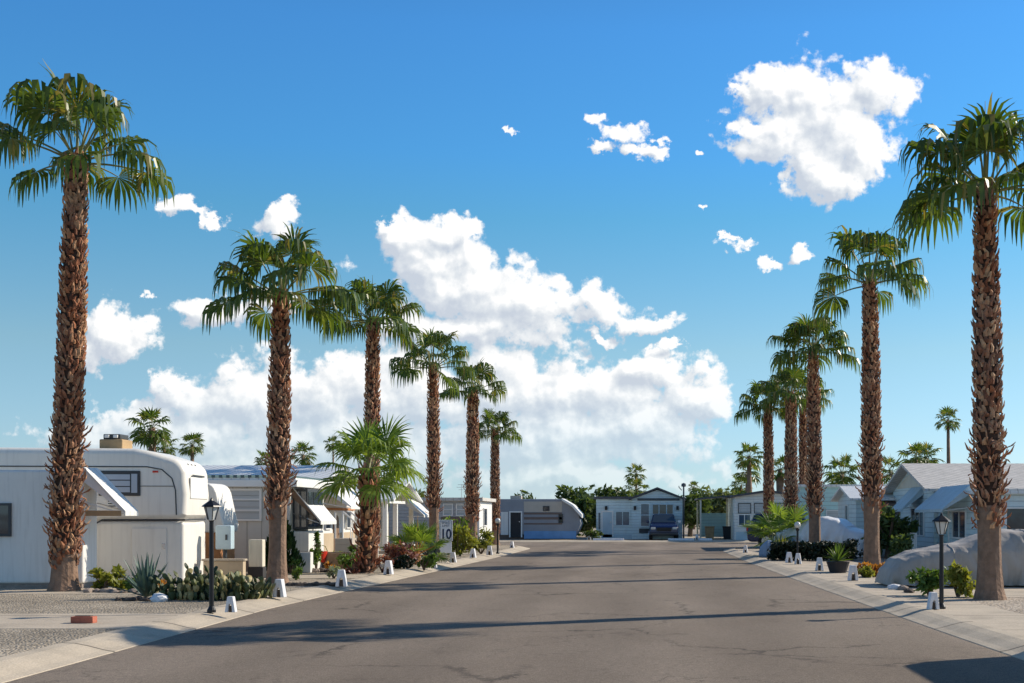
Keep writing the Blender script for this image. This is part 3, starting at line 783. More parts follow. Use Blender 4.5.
# home with white sloping awning and arched door
Y2 = 42.5; xe = -10.95
h = thing('mobile_home', 'white mobile home with a wide white road side awning over an arched brown door', 'mobile home', (xe, Y2, GZ))
zw = 2.75
MB().box(-9, 0, 0, 4.6, .0, zw).build('wall', M['white'], h)
gable_roof(h, -9, 0, 0, 4.6, zw, zw+.5, 'x', 'roof_white', .25, .08)
awning(h, '+x', 0, -.2, 3.6, zw-.05, 1.0, 1.85, 'awning_white')
bd = MB().box(.003, .05, .1, 4.5, 1.72, 1.80); bd.build('trim', M['orange'], h)
mb = MB(); pr = [(1.35, .1), (2.05, .1), (2.05, 1.25)] + [(1.7+.35*math.cos(R(a)), 1.25+.3*math.sin(R(a))) for a in range(20, 170, 20)] + [(1.35, 1.25)]
mb.prism_x(pr, .003, .05); dd = mb.build('door', M['brown'], h); MB().box(.05, .09, 1.92, 1.98, .85, .92).build('handle', M['chrome'], dd)
lb = MB().box(.002, .03, .02, 4.58, .0, .92); lb.build('dado', M['tan'], h)
for u in (.2, 3.2): window(h, '+x', 0, u, u+.75, 1.05, 1.7, 'white_clean', 'glass')
MB().box(-4.2, -2.6, -.04, -.003, 1.2, 2.0).build('window', M['blind'], h)
# steps with railing between the homes
Ys = 40.2; xs = PX(352, Ys)
st = thing('porch_steps', 'grey porch steps with white railing left of the thick red brown palm trunk', 'steps', (xs, Ys, GZ))
for i in range(4): MB().box(-.55, .25-.2*i+.35, 0, 1.1, .2*i, .2*(i+1)-.005).build('step', M['trailer_beige'], st)
for yy in (.04, 1.06):
    rl = MB().tube([(.6, yy, 0), (.6, yy, .9), (-.3, yy, 1.65), (-.55, yy, 1.65), (-.55, yy, .8)], .03, 6)
    for k in range(3): rl.tube([(.3-.3*k, yy, .2), (.3-.3*k, yy, 1.15+.24*k)], .015, 5)
    rl.build('railing', M['white_clean'], st)
# porch with columns
Y3 = 49.5; x3 = PX(379, Y3)
h = thing('mobile_home', 'white gabled mobile home with columned porch and a white side awning', 'mobile home', (x3, Y3, GZ))
zw = PZ(500, Y3)-GZ
gw = MB(); gable_wall(gw, -8, -.9, .2, 6.2, 0, zw, zw+.75, 'x'); gw.build('wall', M['cream'], h)
gable_roof(h, -8, .35, .2, 6.2, zw, zw+.75, 'x', 'roof_white', .25, .09)
for yy in (.35, 2.4, 5.9):
    p_ = MB().box(.08, .26, yy-.09, yy+.09, .25, zw-.12).build('column', M['white_clean'], h, bevel=.015)
    MB().box(.02, .32, yy-.15, yy+.15, .1, .25).build('base', M['white_clean'], p_, bevel=.01)
MB().box(-.9, .45, .1, 6.3, 0, .12).build('porch_floor', M['slab'], h)
bm_ = MB().box(.05, .3, .2, 6.2, zw-.12, zw-.01); bm_.build('beam', M['white_clean'], h)
door(h, '+x', -.9, 1.2, 2.1, .12, 2.05, 'brown')
window(h, '+x', -.9, 3.0, 4.6, .9, 1.9)
awning(h, '+x', .32, 4.0, 6.2, zw+.1, .75, 1.55, 'awning_white')
# grey home with two white windows and lit white end
Y4 = 59.0; xa = PX(408, Y4); xb_ = PX(478, Y4)
h = thing('mobile_home', 'grey fronted home with two white windows and a bright white end wall', 'mobile home', (xb_, Y4, GZ))
zw = PZ(501, Y4)-GZ
MB().box(xa-xb_-6, -.02, 0, 4.9, 0, zw).build('wall', M['siding_grey'], h)
MB().box(-.02, .06, .01, 4.88, 0, zw-.02).build('end_wall', M['white_clean'], h)
MB().box(xa-xb_-6.1, .25, -.25, 5.1, zw, zw+.16).build('roof', M['roof_grey'], h, bevel=.01)
for a, b in ((443, 453), (456, 466)):
    window(h, '-y', 0, PX(a, Y4)-xb_, PX(b, Y4)-xb_, PZ(516, Y4)-GZ, PZ(503.5, Y4)-GZ, 'white_clean', 'blind', 1, 2, .05)
MB().box(PX(441, Y4)-xb_, PX(468, Y4)-xb_, -.03, -.002, .75, PZ(517, Y4)-GZ).build('lower_panel', M['stripe_brown'], h)
window(h, '-y', 0, -6.4, -5.2, 1.0, 1.9)
window(h, '+x', .06, 1.4, 2.6, 1.0, 1.9)
an = thing('antenna', 'thin television antenna on the roof of the grey fronted home', 'antenna', (PX(460, Y4), Y4+.5, GZ+zw+.16))
MB().tube([(0,0,0),(0,0,.65)], .015, 5).build('mast', M['chrome'], an)
a_ = MB()
for k, zz in ((.18, .62), (.24, .5), (.14, .38)): a_.tube([(-k, 0, zz), (k, 0, zz)], .009, 4)
a_.build('rods', M['chrome'], an)
# striped trailer beyond the cross street
Y5 = 78.5; xa = PX(493, Y5); xb_ = PX(556, Y5)
h = thing('striped_trailer', 'grey brown striped travel trailer with white framed dark door across the end of the road', 'trailer', (xa, Y5, GZ))
W = PX(582, Y5)-xa; ze = PZ(499, Y5)-GZ
MB().prism_y([(0, .3), (W-.35, .3), (W-.05, 1.0), (W-.25, 1.75), (W-1.0, ze-.1), (W-1.3, ze), (0, ze)], 0, 2.6).build('body', M['trailer_grey'], h, bevel=.06)
k0 = PX(524, Y5)-xa; k1 = PX(562, Y5)-xa
MB().box(k0, k1, -.015, -.002, PZ(512, Y5)-GZ, PZ(501.5, Y5)-GZ).build('upper_band', M['trailer_beige'], h)
for a, b in ((512.5, 514.5), (517, 519.5), (523, 524.5)):
    MB().box(k0, k1, -.018, -.003, PZ(b, Y5)-GZ, PZ(a, Y5)-GZ).build('stripe', M['stripe_brown'], h)
MB().box(k0, k1+.9, -.03, -.002, .06, PZ(531, Y5)-GZ).build('lower_panel', M['blue_panel'], h)
window(h, '-y', 0, PX(543, Y5)-xa, PX(549.5, Y5)-xa, PZ(511, Y5)-GZ, PZ(506, Y5)-GZ, 'trim_dark', 'glass')
window(h, '-y', 0, PX(558.5, Y5)-xa, PX(563, Y5)-xa, PZ(523, Y5)-GZ, PZ(514, Y5)-GZ, 'trim_dark', 'glass')
door(h, '-y', 0, PX(510.5, Y5)-xa, PX(521, Y5)-xa, .15, PZ(512.5, Y5)-GZ, 'pot_dark')
MB().box(PX(501, Y5)-xa, PX(508, Y5)-xa, -.02, -.002, .3, PZ(512, Y5)-GZ).build('side_panel', M['white'], h)
pn = MB().prism_y([(W-1.25, ze+.05), (W-.55, ze-.35), (W+.02, 1.6), (W+.02, 1.35), (W-.12, 1.5), (W-.6, ze-.5), (W-1.25, ze-.1)], -.5, 2.4)
pn.build('awning', M['white_clean'], h, bevel=.03)
MB().box(.1, W-.6, .2, 2.4, 0, .3).build('skirt', M['stripe_brown'], h)
MB().box(1.0, 1.7, .8, 1.5, ze, ze+.22).build('roof_vent', M['trailer_beige'], h, bevel=.03)
# blue house with gable, across the end
Y6 = 80.0; xa = PX(596, Y6); xm = PX(632, Y6); xz = PX(682.5, Y6)
h = thing('blue_house', 'pale blue house with dark gable roof and large garage window at the road end', 'house', (xm, Y6, GZ))
zw = PZ(499, Y6)-GZ
MB().box(xa-xm, 0, .3, 7, 0, zw).build('wing_wall', M['siding_blue'], h)
MB().box(xa-xm-.15, -.002, .1, 7.1, zw, zw+.16).build('wing_roof', M['roof_dark'], h)
W = xz-xm; zr = PZ(489, Y6)-GZ
gw = MB(); gw.prism_y([(0, 0), (W, 0), (W, zw), (W/2, zr-.06), (0, zw)], 0, 8); gw.build('wall', M['siding_blue'], h)
gable_roof(h, 0, W, 0, 8, zw+.0, zr, 'y', 'roof_dark', .22, .12)
bd = MB().box(.35, W-.2, -.06, -.003, zw-.10, zw+.05); bd.build('beam', M['fascia'], h)
door(h, '-y', .3, PX(602.5, Y6)-xm, PX(612, Y6)-xm, .12, PZ(512, Y6)-GZ, 'awning_blue')
window(h, '-y', .3, PX(615, Y6)-xm, PX(630, Y6)-xm, PZ(526, Y6)-GZ, PZ(511, Y6)-GZ, 'siding_blue', 'glass_blue', 2, 1, .06)
window(h, '-y', .3, PX(597.5, Y6)-xm, PX(601, Y6)-xm, PZ(530, Y6)-GZ, PZ(512, Y6)-GZ, 'siding_blue', 'glass_blue', 1, 1, .05)
window(h, '-y', 0, PX(640, Y6)-xm, PX(650, Y6)-xm, PZ(527, Y6)-GZ, PZ(503, Y6)-GZ, 'siding_blue', 'glass_blue', 1, 2, .07)
window(h, '-y', 0, PX(651.5, Y6)-xm, PX(674, Y6)-xm, PZ(536, Y6)-GZ, PZ(503.5, Y6)-GZ, 'awning_blue', 'glass', 3, 3, .08)
for px_, nm in ((606, 0), (635, 0), (677.5, 0)):
    yy = .3 if px_ < 630 else 0
    lp = MB().box(PX(px_, Y6)-xm-.08, PX(px_, Y6)-xm+.08, yy-.16, yy-.003, PZ(510, Y6)-GZ, PZ(506, Y6)-GZ).build('wall_lamp', M['black'], h, bevel=.02)
MB().box(PX(639, Y6)-xm, PX(650, Y6)-xm, -.05, -.002, PZ(533, Y6)-GZ, PZ(528.5, Y6)-GZ).build('window_box', M['trim_dark'], h)
MB().box(xa-xm, -.01, .27, .298, 0, .3).build('skirt', M['awning_blue'], h)
an = thing('chimney_vent', 'dark roof vent pipes with cowl at the right end of the blue house', 'vent', (PX(683.5, Y6), Y6-.35, GZ))
MB().tube([(0, 0, 0), (0, 0, PZ(487, Y6))], .05, 8).build('pipe', M['fascia'], an)
MB().tube([(-.12, 0, PZ(492, Y6)), (-.3, 0, PZ(489, Y6)), (-.3, 0, PZ(487.5, Y6))], .03, 6).build('bracket', M['fascia'], an)
MB().lathe([(.05, 0), (.16, .03), (.14, .2), (.0, .26)], 10).build('cowl', M['fascia'], an, loc=(0, 0, PZ(487, Y6)-.1))
# open carport
Y7 = 79.0; xa = PX(699, Y7); xz = PX(734, Y7)
cp = thing('carport', 'open carport with flat dark roof and pale green back fence', 'carport', (xa, Y7, GZ))
W = xz-xa
MB().prism_y([(-.1, PZ(499.5, Y7)-GZ), (W+.02, PZ(496, Y7)-GZ), (W+.02, PZ(494.8, Y7)-GZ), (-.1, PZ(498, Y7)-GZ)], 0, 5).build('roof', M['fascia'], cp)
for xx in (.05, W-.18): 
    for yy in (.1, 4.8): MB().box(xx, xx+.11, yy, yy+.11, 0, PZ(500.0 if xx < .5 else 496.6, Y7)-GZ).build('post', M['cream'], cp)
MB().box(.3, W-.3, 3.2, 3.28, .1, PZ(513, Y7)-GZ).build('back_fence', M['siding_teal'], cp)
for k, (a, c_) in enumerate(((.5, 'ac_brown'), (1.65, 'pot_dark'))):
    bn = thing('storage_bin', ('tan storage bin standing in the open carport', 'black storage bin standing in the open carport')[k], 'bin', (xa+a+.25, Y7+1.5, GZ))
    MB().prism_y([(-.24, 0), (.24, 0), (.3, .75), (-.3, .75)], -.28, .28).build('body', M[c_], bn, bevel=.03)
    MB().box(-.32, .32, -.31, .31, .75, .82).build('lid', M[c_], bn, bevel=.02)
# pale blue home with wide windows behind the right palms
Y8 = 71+6.5; xa = PX(734.5, Y8); xz = PX(800, Y8)
h = thing('mobile_home', 'pale home with low arched dark roof edge and wide windows behind the dark blue car', 'mobile home', (xa, Y8, GZ))
W = xz-xa; zl = PZ(497, Y8)-GZ; zm = PZ(492, Y8)-GZ
MB().prism_y([(0, 0), (W, 0), (W, zl), (W*.5, zm), (0, zl)], 0, 8).build('wall', M['siding_white'], h)
MB().prism_y([(-.2, zl-.03), (W*.5, zm+.002), (W+.2, zl-.03), (W+.2, zl+.10), (W*.5, zm+.14), (-.2, zl+.10)], -.3, 8.2).build('roof', M['roof_dark'], h)
for a, b in ((738, 751), (754, 766), (775, 786)):
    window(h, '-y', 0, PX(a, Y8)-xa, PX(b, Y8)-xa, PZ(526, Y8)-GZ, PZ(514, Y8)-GZ, 'white_clean', 'glass_blue', 2, 1, .06)
    window(h, '-y', 0, PX(a, Y8)-xa, PX(b, Y8)-xa, PZ(513.4, Y8)-GZ, PZ(503, Y8)-GZ, 'trim_dark', 'blind', 1, 1, .04)
MB().box(.1, W-.1, -.02, -.002, 0, .5).build('skirt', M['awning_blue'], h)
# teal sided home
Y9 = 60.5; xa = PX(797, Y9); xz = PX(846, Y9)
h = thing('mobile_home', 'teal sided flat roofed home behind the silver covered car', 'mobile home', (xa, Y9, GZ))
zw = PZ(487, Y9)-GZ
MB().box(0, xz-xa+3, 0, 5, 0, zw).build('wall', M['siding_teal'], h)
MB().box(-.12, xz-xa+3.1, -.12, 5.1, zw, zw+.12).build('roof', M['roof_white'], h, bevel=.01)
window(h, '-x', 0, 1.2, 2.6, .9, 1.9); window(h, '-y', 0, 1.4, 2.2, 1.0, 1.8, 'white_clean', 'blind')
# small white roofed gable home
Y10 = 52.0; xa = PX(856, Y10)
h = thing('mobile_home', 'small white roofed gable home with narrow dark window behind the tallest right palm', 'mobile home', (xa, Y10, GZ))
ze = PZ(499, Y10)-GZ; zr = PZ(487, Y10)-GZ
gw = MB(); gable_wall(gw, 0, 9, 0, 4.8, 0, ze, zr, 'x'); gw.build('wall', M['siding_blue'], h)
gable_roof(h, 0, 9, 0, 4.8, ze, zr, 'x', 'roof_white', .3, .09)
window(h, '-x', 0, 1.9, 2.6, .7, 2.0, 'white_clean', 'glass')
pb = MB().box(-.35, -.003, 1.5, 3.0, .3, .62).build('window_box', M['wood'], h)
MB().box(1.3, 3.0, -.02, -.002, .2, 1.95).build('doorway', M['trim_dark'], h)
awning(h, '-y', 0, .8, 3.4, ze-.05, 1.1, 1.65, 'stripe_brown')
# house with blue awnings at the right edge
Y11 = 45.0; xa = 10.4; Yl = 52.4
h = thing('gabled_house', 'pale blue house with grey gable roof and two blue awnings at the right edge', 'house', (xa, Y11, GZ))
D = Yl-Y11; ze = 2.5; zr = PZ(466, (Y11+Yl)/2)-GZ
gw = MB(); gable_wall(gw, 0, 11, 0, D, 0, ze, zr, 'x'); gw.build('wall', M['siding_blue'], h)
gable_roof(h, 0, 11, 0, D, ze, zr, 'x', 'roof_grey', .42, .1)
gb = MB().prism_x([(.9, ze+.12), (D-.9, ze+.12), (D/2, zr-.2)], -.03, -.002); gb.build('gable_panel', M['cream'], h)
MB().box(.15, 11, -5.4, -.003, 0, 2.22).build('porch_room', M['siding_blue'], h)
MB().box(.02, 11.2, -5.6, -.05, 2.22, 2.32).build('porch_roof', M['roof_white'], h)
awning(h, '-x', 0, 1.7, 3.8, ze+.12, .80, 1.78, 'awning_blue')
awning(h, '-x', .15, -4.6, -.5, 2.55, .95, 1.74, 'awning_blue')
window(h, '-x', 0, 1.5, 3.7, .75, 1.85, 'white_clean', 'glass', 3, 1)
window(h, '-x', .15, -4.0, -2.2, .75, 1.7, 'white_clean', 'glass', 2, 1)
window(h, '-y', -5.4, 1.0, 2.4, .9, 1.8, 'white_clean', 'glass', 2, 1)
door(h, '-x', .15, -1.6, -.75, .15, 2.1, 'siding_teal')
rl = MB()
rl.box(-1.05, -1.0, -1.8, 4.4, .86, .93); rl.box(-1.05, -1.0, -1.8, 4.4, .2, .26)
for i in range(24): rl.box(-1.045, -1.005, -1.8+i*.2667, -1.74+i*.2667, .26, .86)
rl.build('railing', M['white_clean'], h)
MB().box(-1.1, -.004, -1.9, 4.5, 0, .18).build('porch_floor', M['slab'], h)

# ------------------------------------------------------------------ vehicles
def suv(name, label, loc, rz, paint):
    t = thing(name, label, 'car', loc, rz, None)
    body = MB()
    pr = [(-2.18, .38), (-2.22, .75), (-2.12, 1.02), (.98, 1.04), (1.95, .93), (2.16, .78), (2.2, .45), (2.05, .3), (-2.05, .3)]
    body.prism_y(pr, -.88, .88)
    b = body.build('body', paint, t, bevel=.1, seg=4, ang=25)
    cb = MB()
    secs = []
    for x, z in ((-2.08, 1.0), (-1.92, 1.5), (-1.5, 1.6), (.05, 1.58), (.95, 1.02)): pass
    low = [(-2.1, 1.0, .82), (.98, 1.02, .80)]; 
    top = [(-1.85, 1.58, .62), (.12, 1.58, .62)]
    vs = [(-2.1, -.82, 1.0), (.98, -.80, 1.02), (.98, .80, 1.02), (-2.1, .82, 1.0), (-1.85, -.64, 1.6), (.12, -.64, 1.6), (.12, .64, 1.6), (-1.85, .64, 1.6)]
    cb.add(vs, [(0,3,2,1), (4,5,6,7), (0,1,5,4), (1,2,6,5), (2,3,7,6), (3,0,4,7)])
    c = cb.build('cabin', paint, t, bevel=.08, seg=3)
    def pane(q, nm, k=.012):
        a = [Vector(v) for v in q]; n_ = (a[1]-a[0]).cross(a[2]-a[0]).normalized(); ctr = sum(a, Vector())/4
        if n_.dot(ctr-Vector((-.6, 0, 1.2))) < 0: n_ = -n_
        m_ = MB().add([v+n_*.002 for v in a] + [v+n_*k for v in a], [(0,1,2,3), (4,5,6,7), (0,1,5,4), (1,2,6,5), (2,3,7,6), (3,0,4,7)])
        return m_.build(nm, M['glass'], c)
    def lerp4(q, u0, u1, v0, v1):
        A, B, C, D = [Vector(v) for v in q]
        f = lambda u, v: A.lerp(B, u).lerp(D.lerp(C, u), v)
        return [f(u0, v0), f(u1, v0), f(u1, v1), f(u0, v1)]
    pane(lerp4([vs[1], vs[2], vs[6], vs[5]], .06, .94, .1, .92), 'windshield')
    pane(lerp4([vs[3], vs[0], vs[4], vs[7]], .08, .92, .25, .9), 'rear_window')
    for q in ([vs[0], vs[1], vs[5], vs[4]], [vs[3], vs[2], vs[6], vs[7]]):
        for u0, u1 in ((.06, .30), (.33, .58), (.61, .88)): pane(lerp4(q, u0, u1, .18, .88), 'side_window')
    for xx in (-1.35, 1.35):
        for s in (-1, 1):
            w_ = MB().tube([(xx, s*.70, .35), (xx, s*.905, .35)], .35, 24).build('wheel', M['rubber'], t, bevel=.04)
            MB().tube([(xx, s*.90, .35), (xx, s*.925, .35)], .21, 16).build('rim', M['chrome'], w_)
    MB().box(2.17, 2.23, -.45, .45, .55, .78).build('grille', M['black'], t, bevel=.02)
    MB().box(2.1, 2.27, -.85, .85, .32, .48).build('bumper', M['trim_dark'], t, bevel=.04)
    for s in (-1, 1):
        MB().box(2.08, 2.2, s*.66-.14, s*.66+.14, .66, .80).build('headlight', M['lamp_glass'], t, bevel=.03)
        MB().box(.62, .80, s*.98-.09, s*.98+.09, 1.04, 1.20).build('mirror', M['white_clean'] if s > 0 else paint, t, bevel=.04)  # one mirror is white: the sunlight on it is put into the colour
        MB().box(-2.24, -2.16, s*.74-.08, s*.74+.08, .78, 1.0).build('tail_light', M['red'], t, bevel=.02)
    return t
suv('parked_car', 'dark blue car parked nose out in front of the pale blue house', (PX(663.5, 78.4), 78.4+.3, GZ+.004), R(-90), M['car_blue'])
suv('parked_car', 'dark blue car side on by the right corner, behind pale green fan leaves', (PX(746, 58.8)+2.25, 58.6, GZ+.005), R(-4), M['car_blue'])

def covered_car(label, loc, rz, m, L_, W_, tops, seed, name='covered_car'):
    """tops: list of (fraction, height, half width scale)"""
    t = thing(name, label, 'car', loc, rz)
    r = random.Random(seed); secs = []; n = 56; ns = 110
    def top(u):
        for i in range(len(tops)-1):
            a, b = tops[i], tops[i+1]
            if u <= b[0]+1e-9:
                k = (u-a[0])/(b[0]-a[0]); k = k*k*(3-2*k)*.6 + k*.4
                return a[1]+(b[1]-a[1])*k, a[2]+(b[2]-a[2])*k
        return tops[-1][1:]
    for i in range(ns+1):
        u = i/ns; hh, ww = top(u); x = (u-.5)*L_; row = []
        for k in range(n+1):
            a = PI*k/n; ca, sa = math.cos(a), math.sin(a)
            y = W_/2*ww*math.copysign(abs(ca)**.36, ca); z = .03 + (hh-.03)*(sa**.42 if sa > 1e-6 else 0)
            y *= 1 - .20*(max(0, z-.75)/.6)
            low = 1 - min(1, z/max(.35, hh*.85))
            sgn = 1 if y > 0 else -1
            # folds that hang from the roof edge and spread to the hem, and slanted pulls between them
            f1 = abs(mnoise.noise(Vector((x*2.4+seed, z*.5, sgn*3.0)))); f2 = abs(mnoise.noise(Vector((x*4.3 + z*2.2 + seed*2, z*.9, sgn*7.0))))
            y += sgn*(.20*low*(f1*2-.5) + .09*(f2*2-.4)*(.35+low))
            side = min(1, abs(y)/(W_*.45))
            zz = z + (.035*(1-abs(mnoise.noise(Vector((x*1.9, y*2.6+seed, 4.4))))*2.2) - .03)*(1 if z > .12 else 0)
            zz += .05*math.exp(-((u-.50)/.03)**2)*math.exp(-((abs(y)-W_*.47)/.10)**2)*(1 if z > .6 else 0)
            if k in (0, n): zz = .03 + .05*abs(mnoise.noise(Vector((x*1.7, sgn*5.0, seed))))
            row.append((x + .03*mnoise.noise(Vector((y*2, z*2, seed+u*3))), y, max(.02, zz)))
        secs.append(row)
    mb = MB().loft(secs, closed=False, cap=True)
    o = mb.build('cover', m, t, smooth=True)
    for uu in (.30, .66):
        q = secs[int(uu*ns)]; MB().tube([(p[0], p[1]*1.004, p[2]+.004) for p in q], .011, 5).build('seam', m, t)
    # hem rope and the tyres that show below the hem
    MB().tube([secs[0][0], *[s[0] for s in secs[1:]]], .02, 5).build('hem', m, t)
    for xx in (-.31*L_, .31*L_):
        for s in (-1, 1):
            MB().tube([(xx, s*(W_/2-.52), .27), (xx, s*(W_/2-.34), .27)], .27, 16).build('wheel', M['rubber'], t)
    return t
SED = [(0, .55, .72), (.03, .74, .86), (.12, .86, .95), (.27, 1.0, 1), (.40, 1.34, 1), (.52, 1.42, 1), (.64, 1.38, 1), (.80, 1.06, 1), (.95, .94, .94), (1, .60, .78)]
covered_car('low car under a tan grey cloth cover, parked near the right kerb', (5.25+2.25, 27.6, GZ+.006), R(2), M['cover_tan'], 4.6, 1.85, [(1-a_, h_*.92, w_) for a_, h_, w_ in reversed(SED)] if False else [(0, .14, .62), (.02, .40, .76), (.07, .62, .88), (.16, .77, .95), (.34, .92, 1), (.50, 1.16, 1), (.60, 1.24, 1), (.75, 1.22, 1), (.88, 1.0, 1), (.97, .85, .94), (1, .5, .78)], 3)
covered_car('car under a shiny silver cover behind the dark hedge', (PX(831, 46.6), 46.8, GZ), R(150), M['cover_silver'], 4.2, 1.75, [(a, h_*1.06, w_) for a, h_, w_ in SED], 9)
gr = thing('covered_grill', 'low rounded bundle under a blue grey cloth, at the left end of the dark hedge', 'covered grill', (PX(769, 46.0), 46.0, GZ), 0, None, .85)
secs = []
for i in range(14):
    z = .02+.72*i/13; rr = .42*(1-(i/13)**3.2*.85)
    secs.append([(rr*(1+.10*math.sin(6*2*PI*k/40+i*.2)*(1-i/15))*math.cos(2*PI*k/40), rr*(1+.10*math.cos(6*2*PI*k/40))*math.sin(2*PI*k/40), z) for k in range(40)])
MB().loft(secs).build('cover', M['cover_blue'], gr, smooth=True)
MB().tube([(.43*math.cos(a*PI/10), .43*math.sin(a*PI/10), .12) for a in range(21)], .012, 5).build('cord', M['cover_blue'], gr)
gr2 = dup(gr, (PX(790, 46.6), 46.6, GZ+.12), .8, 'blue grey cloth bundle amid pale spiky leaves beside the globe lamp', scale=.8)

# large motorhome just outside the frame that throws the shadow at the lower right
mh = thing('motorhome', 'white motorhome parked beside the road at the lower right, out of view', 'motorhome', (8.05, 12.7, GZ))
MB().prism_x([(-3.2, .35), (3.3, .35), (3.3, 2.6), (3.1, 2.85), (-3.0, 2.85), (-3.4, 2.4), (-3.5, 1.9)], -1.1, 1.1).build('body', M['white'], mh, bevel=.12, seg=3)
for yy in (-2.2, 2.0):
    for xx in (-1.0, .82): MB().tube([(xx, yy, .4), (xx+.2, yy, .4)], .4, 18).build('wheel', M['rubber'], mh)
window(mh, '-x', -1.1, -1.6, -.2, 1.4, 2.1, 'trim_dark', 'glass'); window(mh, '-x', -1.1, .6, 2.0, 1.4, 2.1, 'trim_dark', 'glass')

# ------------------------------------------------------------------ plants
def leaves(mb, n, cen, rad, s, r, clump=.75, mi=0, flat=False, up=.0):
    """leaf blades spread through an uneven volume made of clumps"""
    cl = []
    for i in range(max(5, n//55)):
        d = Vector((r.gauss(0,1), r.gauss(0,1), r.gauss(0,1))).normalized()*(r.random()**.4)
        cl.append((Vector((d.x*rad[0], d.y*rad[1], d.z*rad[2]))*clump, r.uniform(.28, .5)))
    for i in range(n):
        c, k = r.choice(cl)
        d = Vector((r.gauss(0,1), r.gauss(0,1), r.gauss(0,1))).normalized()*(r.random()**.45)
        p = Vector(cen) + c + Vector((d.x*rad[0], d.y*rad[1], d.z*rad[2]))*k
        if p.z < .02: p.z = .02 + r.random()*.1
        a = Vector((r.gauss(0,1), r.gauss(0,1), r.gauss(0,1)+up)).normalized(); b = a.cross(Vector((r.gauss(0,1), r.gauss(0,1), r.gauss(0,1)))).normalized()
        q = s*r.uniform(.6, 1.3)
        mb.add([p-a*q, p+b*q*.38, p+a*q, p-b*q*.38], [(0,1,2,3)], mi)
    return mb
def shrub(name, label, px, py, Y, rx, ry, h, m, n=500, s=.09, seed=1, cat='shrub', group=None, up=0, x=None):
    t = thing(name, label, cat, (PX(px, Y) if x is None else x, Y, GZ), 0, group)
    r = random.Random(seed)
    leaves(MB(), n, (0, 0, h*.5), (rx, ry, h*.55), s, r, up=up).build('foliage', M[m], t)
    st = MB()
    for i in range(6):
        a = r.uniform(0, 6.28); st.tube([(0, 0, -.02), (rx*.3*math.cos(a), ry*.3*math.sin(a), h*.35), (rx*.6*math.cos(a+.3), ry*.6*math.sin(a+.3), h*.7)], [.025, .015, .006], 5)
    st.build('stem', M['bark'], t)
    return t
def tree(label, px, Y, base, top, rx, m, n=2600, s=.28, seed=1):
    h = PZ(top, Y)
    t = thing('tree', label, 'tree', (PX(px, Y), Y, 0), 0, 'trees beyond the homes')
    r = random.Random(seed)
    leaves(MB(), n, (0, 0, h*.58), (rx, rx*.8, h*.46), s, r, .8).build('crown', M[m], t)
    st = MB().tube([(0, 0, -.05), (.05, 0, h*.3), (0, 0, h*.6)], [.2, .15, .06], 8)
    for i in range(6):
        a = r.uniform(0, 6.28); st.tube([(0, 0, h*.25), (rx*.3*math.cos(a), rx*.3*math.sin(a), h*.5), (rx*.6*math.cos(a), rx*.6*math.sin(a), h*.78)], [.08, .05, .02], 5)
    st.build('trunk', M['bark'], t); return t
tree('dark green tree just right of the striped trailer', 574, 92, 540, 487, 2.4, 'tree_leaf', seed=2)
tree('dark green lower tree between striped trailer and blue house', 588, 88, 540, 496, 1.6, 'tree_leaf', 1800, seed=3)
tree('green tree behind the flat wing of the blue house', 614, 98, 540, 487, 2.6, 'tree_leaf', seed=4)
tree('dense tree right of the blue house gable', 690, 90, 540, 490, 1.5, 'tree_leaf', 1800, seed=5)
tree('feathery olive tree over the open carport', 712, 95, 540, 489, 2.3, 'tree_leaf2', 2200, seed=6)
tree('broad olive tree behind the carport post', 728, 100, 540, 492, 2.0, 'tree_leaf2', 1800, seed=7)
tree('dark tree behind the roof of the striped trailer', 520, 96, 540, 495, 2.2, 'tree_leaf', 2000, seed=8)
tree('green tree behind the grey fronted home', 424, 76, 540, 491, 1.8, 'tree_leaf2', 1600, seed=9)
tree('leafy tree behind the grey fronted home near the white gable', 405, 80, 540, 494, 1.8, 'tree_leaf', 1600, seed=19)
tree('tree with dark hanging leaves beside the house with blue awnings', 889, 44.5, 540, 506, 0.95, 'tree_leaf', 1300, .16, 10)
tree('pale tree low behind the teal sided home', 836, 84, 540, 490, 2.4, 'tree_leaf2', 1500, seed=11)
# things seen far left and right of the homes
tree('distant green tree left of the pale home with arched roof', 745, 98, 540, 494, 2.0, 'tree_leaf', 1500, seed=12)

# cone shaped cypress
Yy = 33.0
cy = thing('cypress', 'dark green cone shaped shrub behind the smooth palm trunk', 'shrub', (PX(281, Yy), Yy, GZ))
mb = MB(); r = random.Random(5)
for i in range(2600):
    z = r.random()**1.1; a = r.uniform(0, 6.28)
    rad = .58*(min(1, z*5+.45))*(1-z)**.75*(1+.12*math.sin(a*5+z*9))*r.uniform(.8, 1.05)
    p = Vector((rad*math.cos(a), rad*math.sin(a), .05+z*1.55))
    d = Vector((math.cos(a)*.5, math.sin(a)*.5, 1)).normalized(); b = d.cross(Vector((r.gauss(0,1), r.gauss(0,1), r.gauss(0,1)))).normalized()
    q = r.uniform(.05, .10); mb.add([p-d*q, p+b*q*.35, p+d*q, p-b*q*.35], [(0,1,2,3)])
mb.build('foliage', M['cypress_leaf'], cy); MB().tube([(0,0,-.02),(0,0,1.2)], [.08,.02], 7).build('stem', M['bark'], cy)

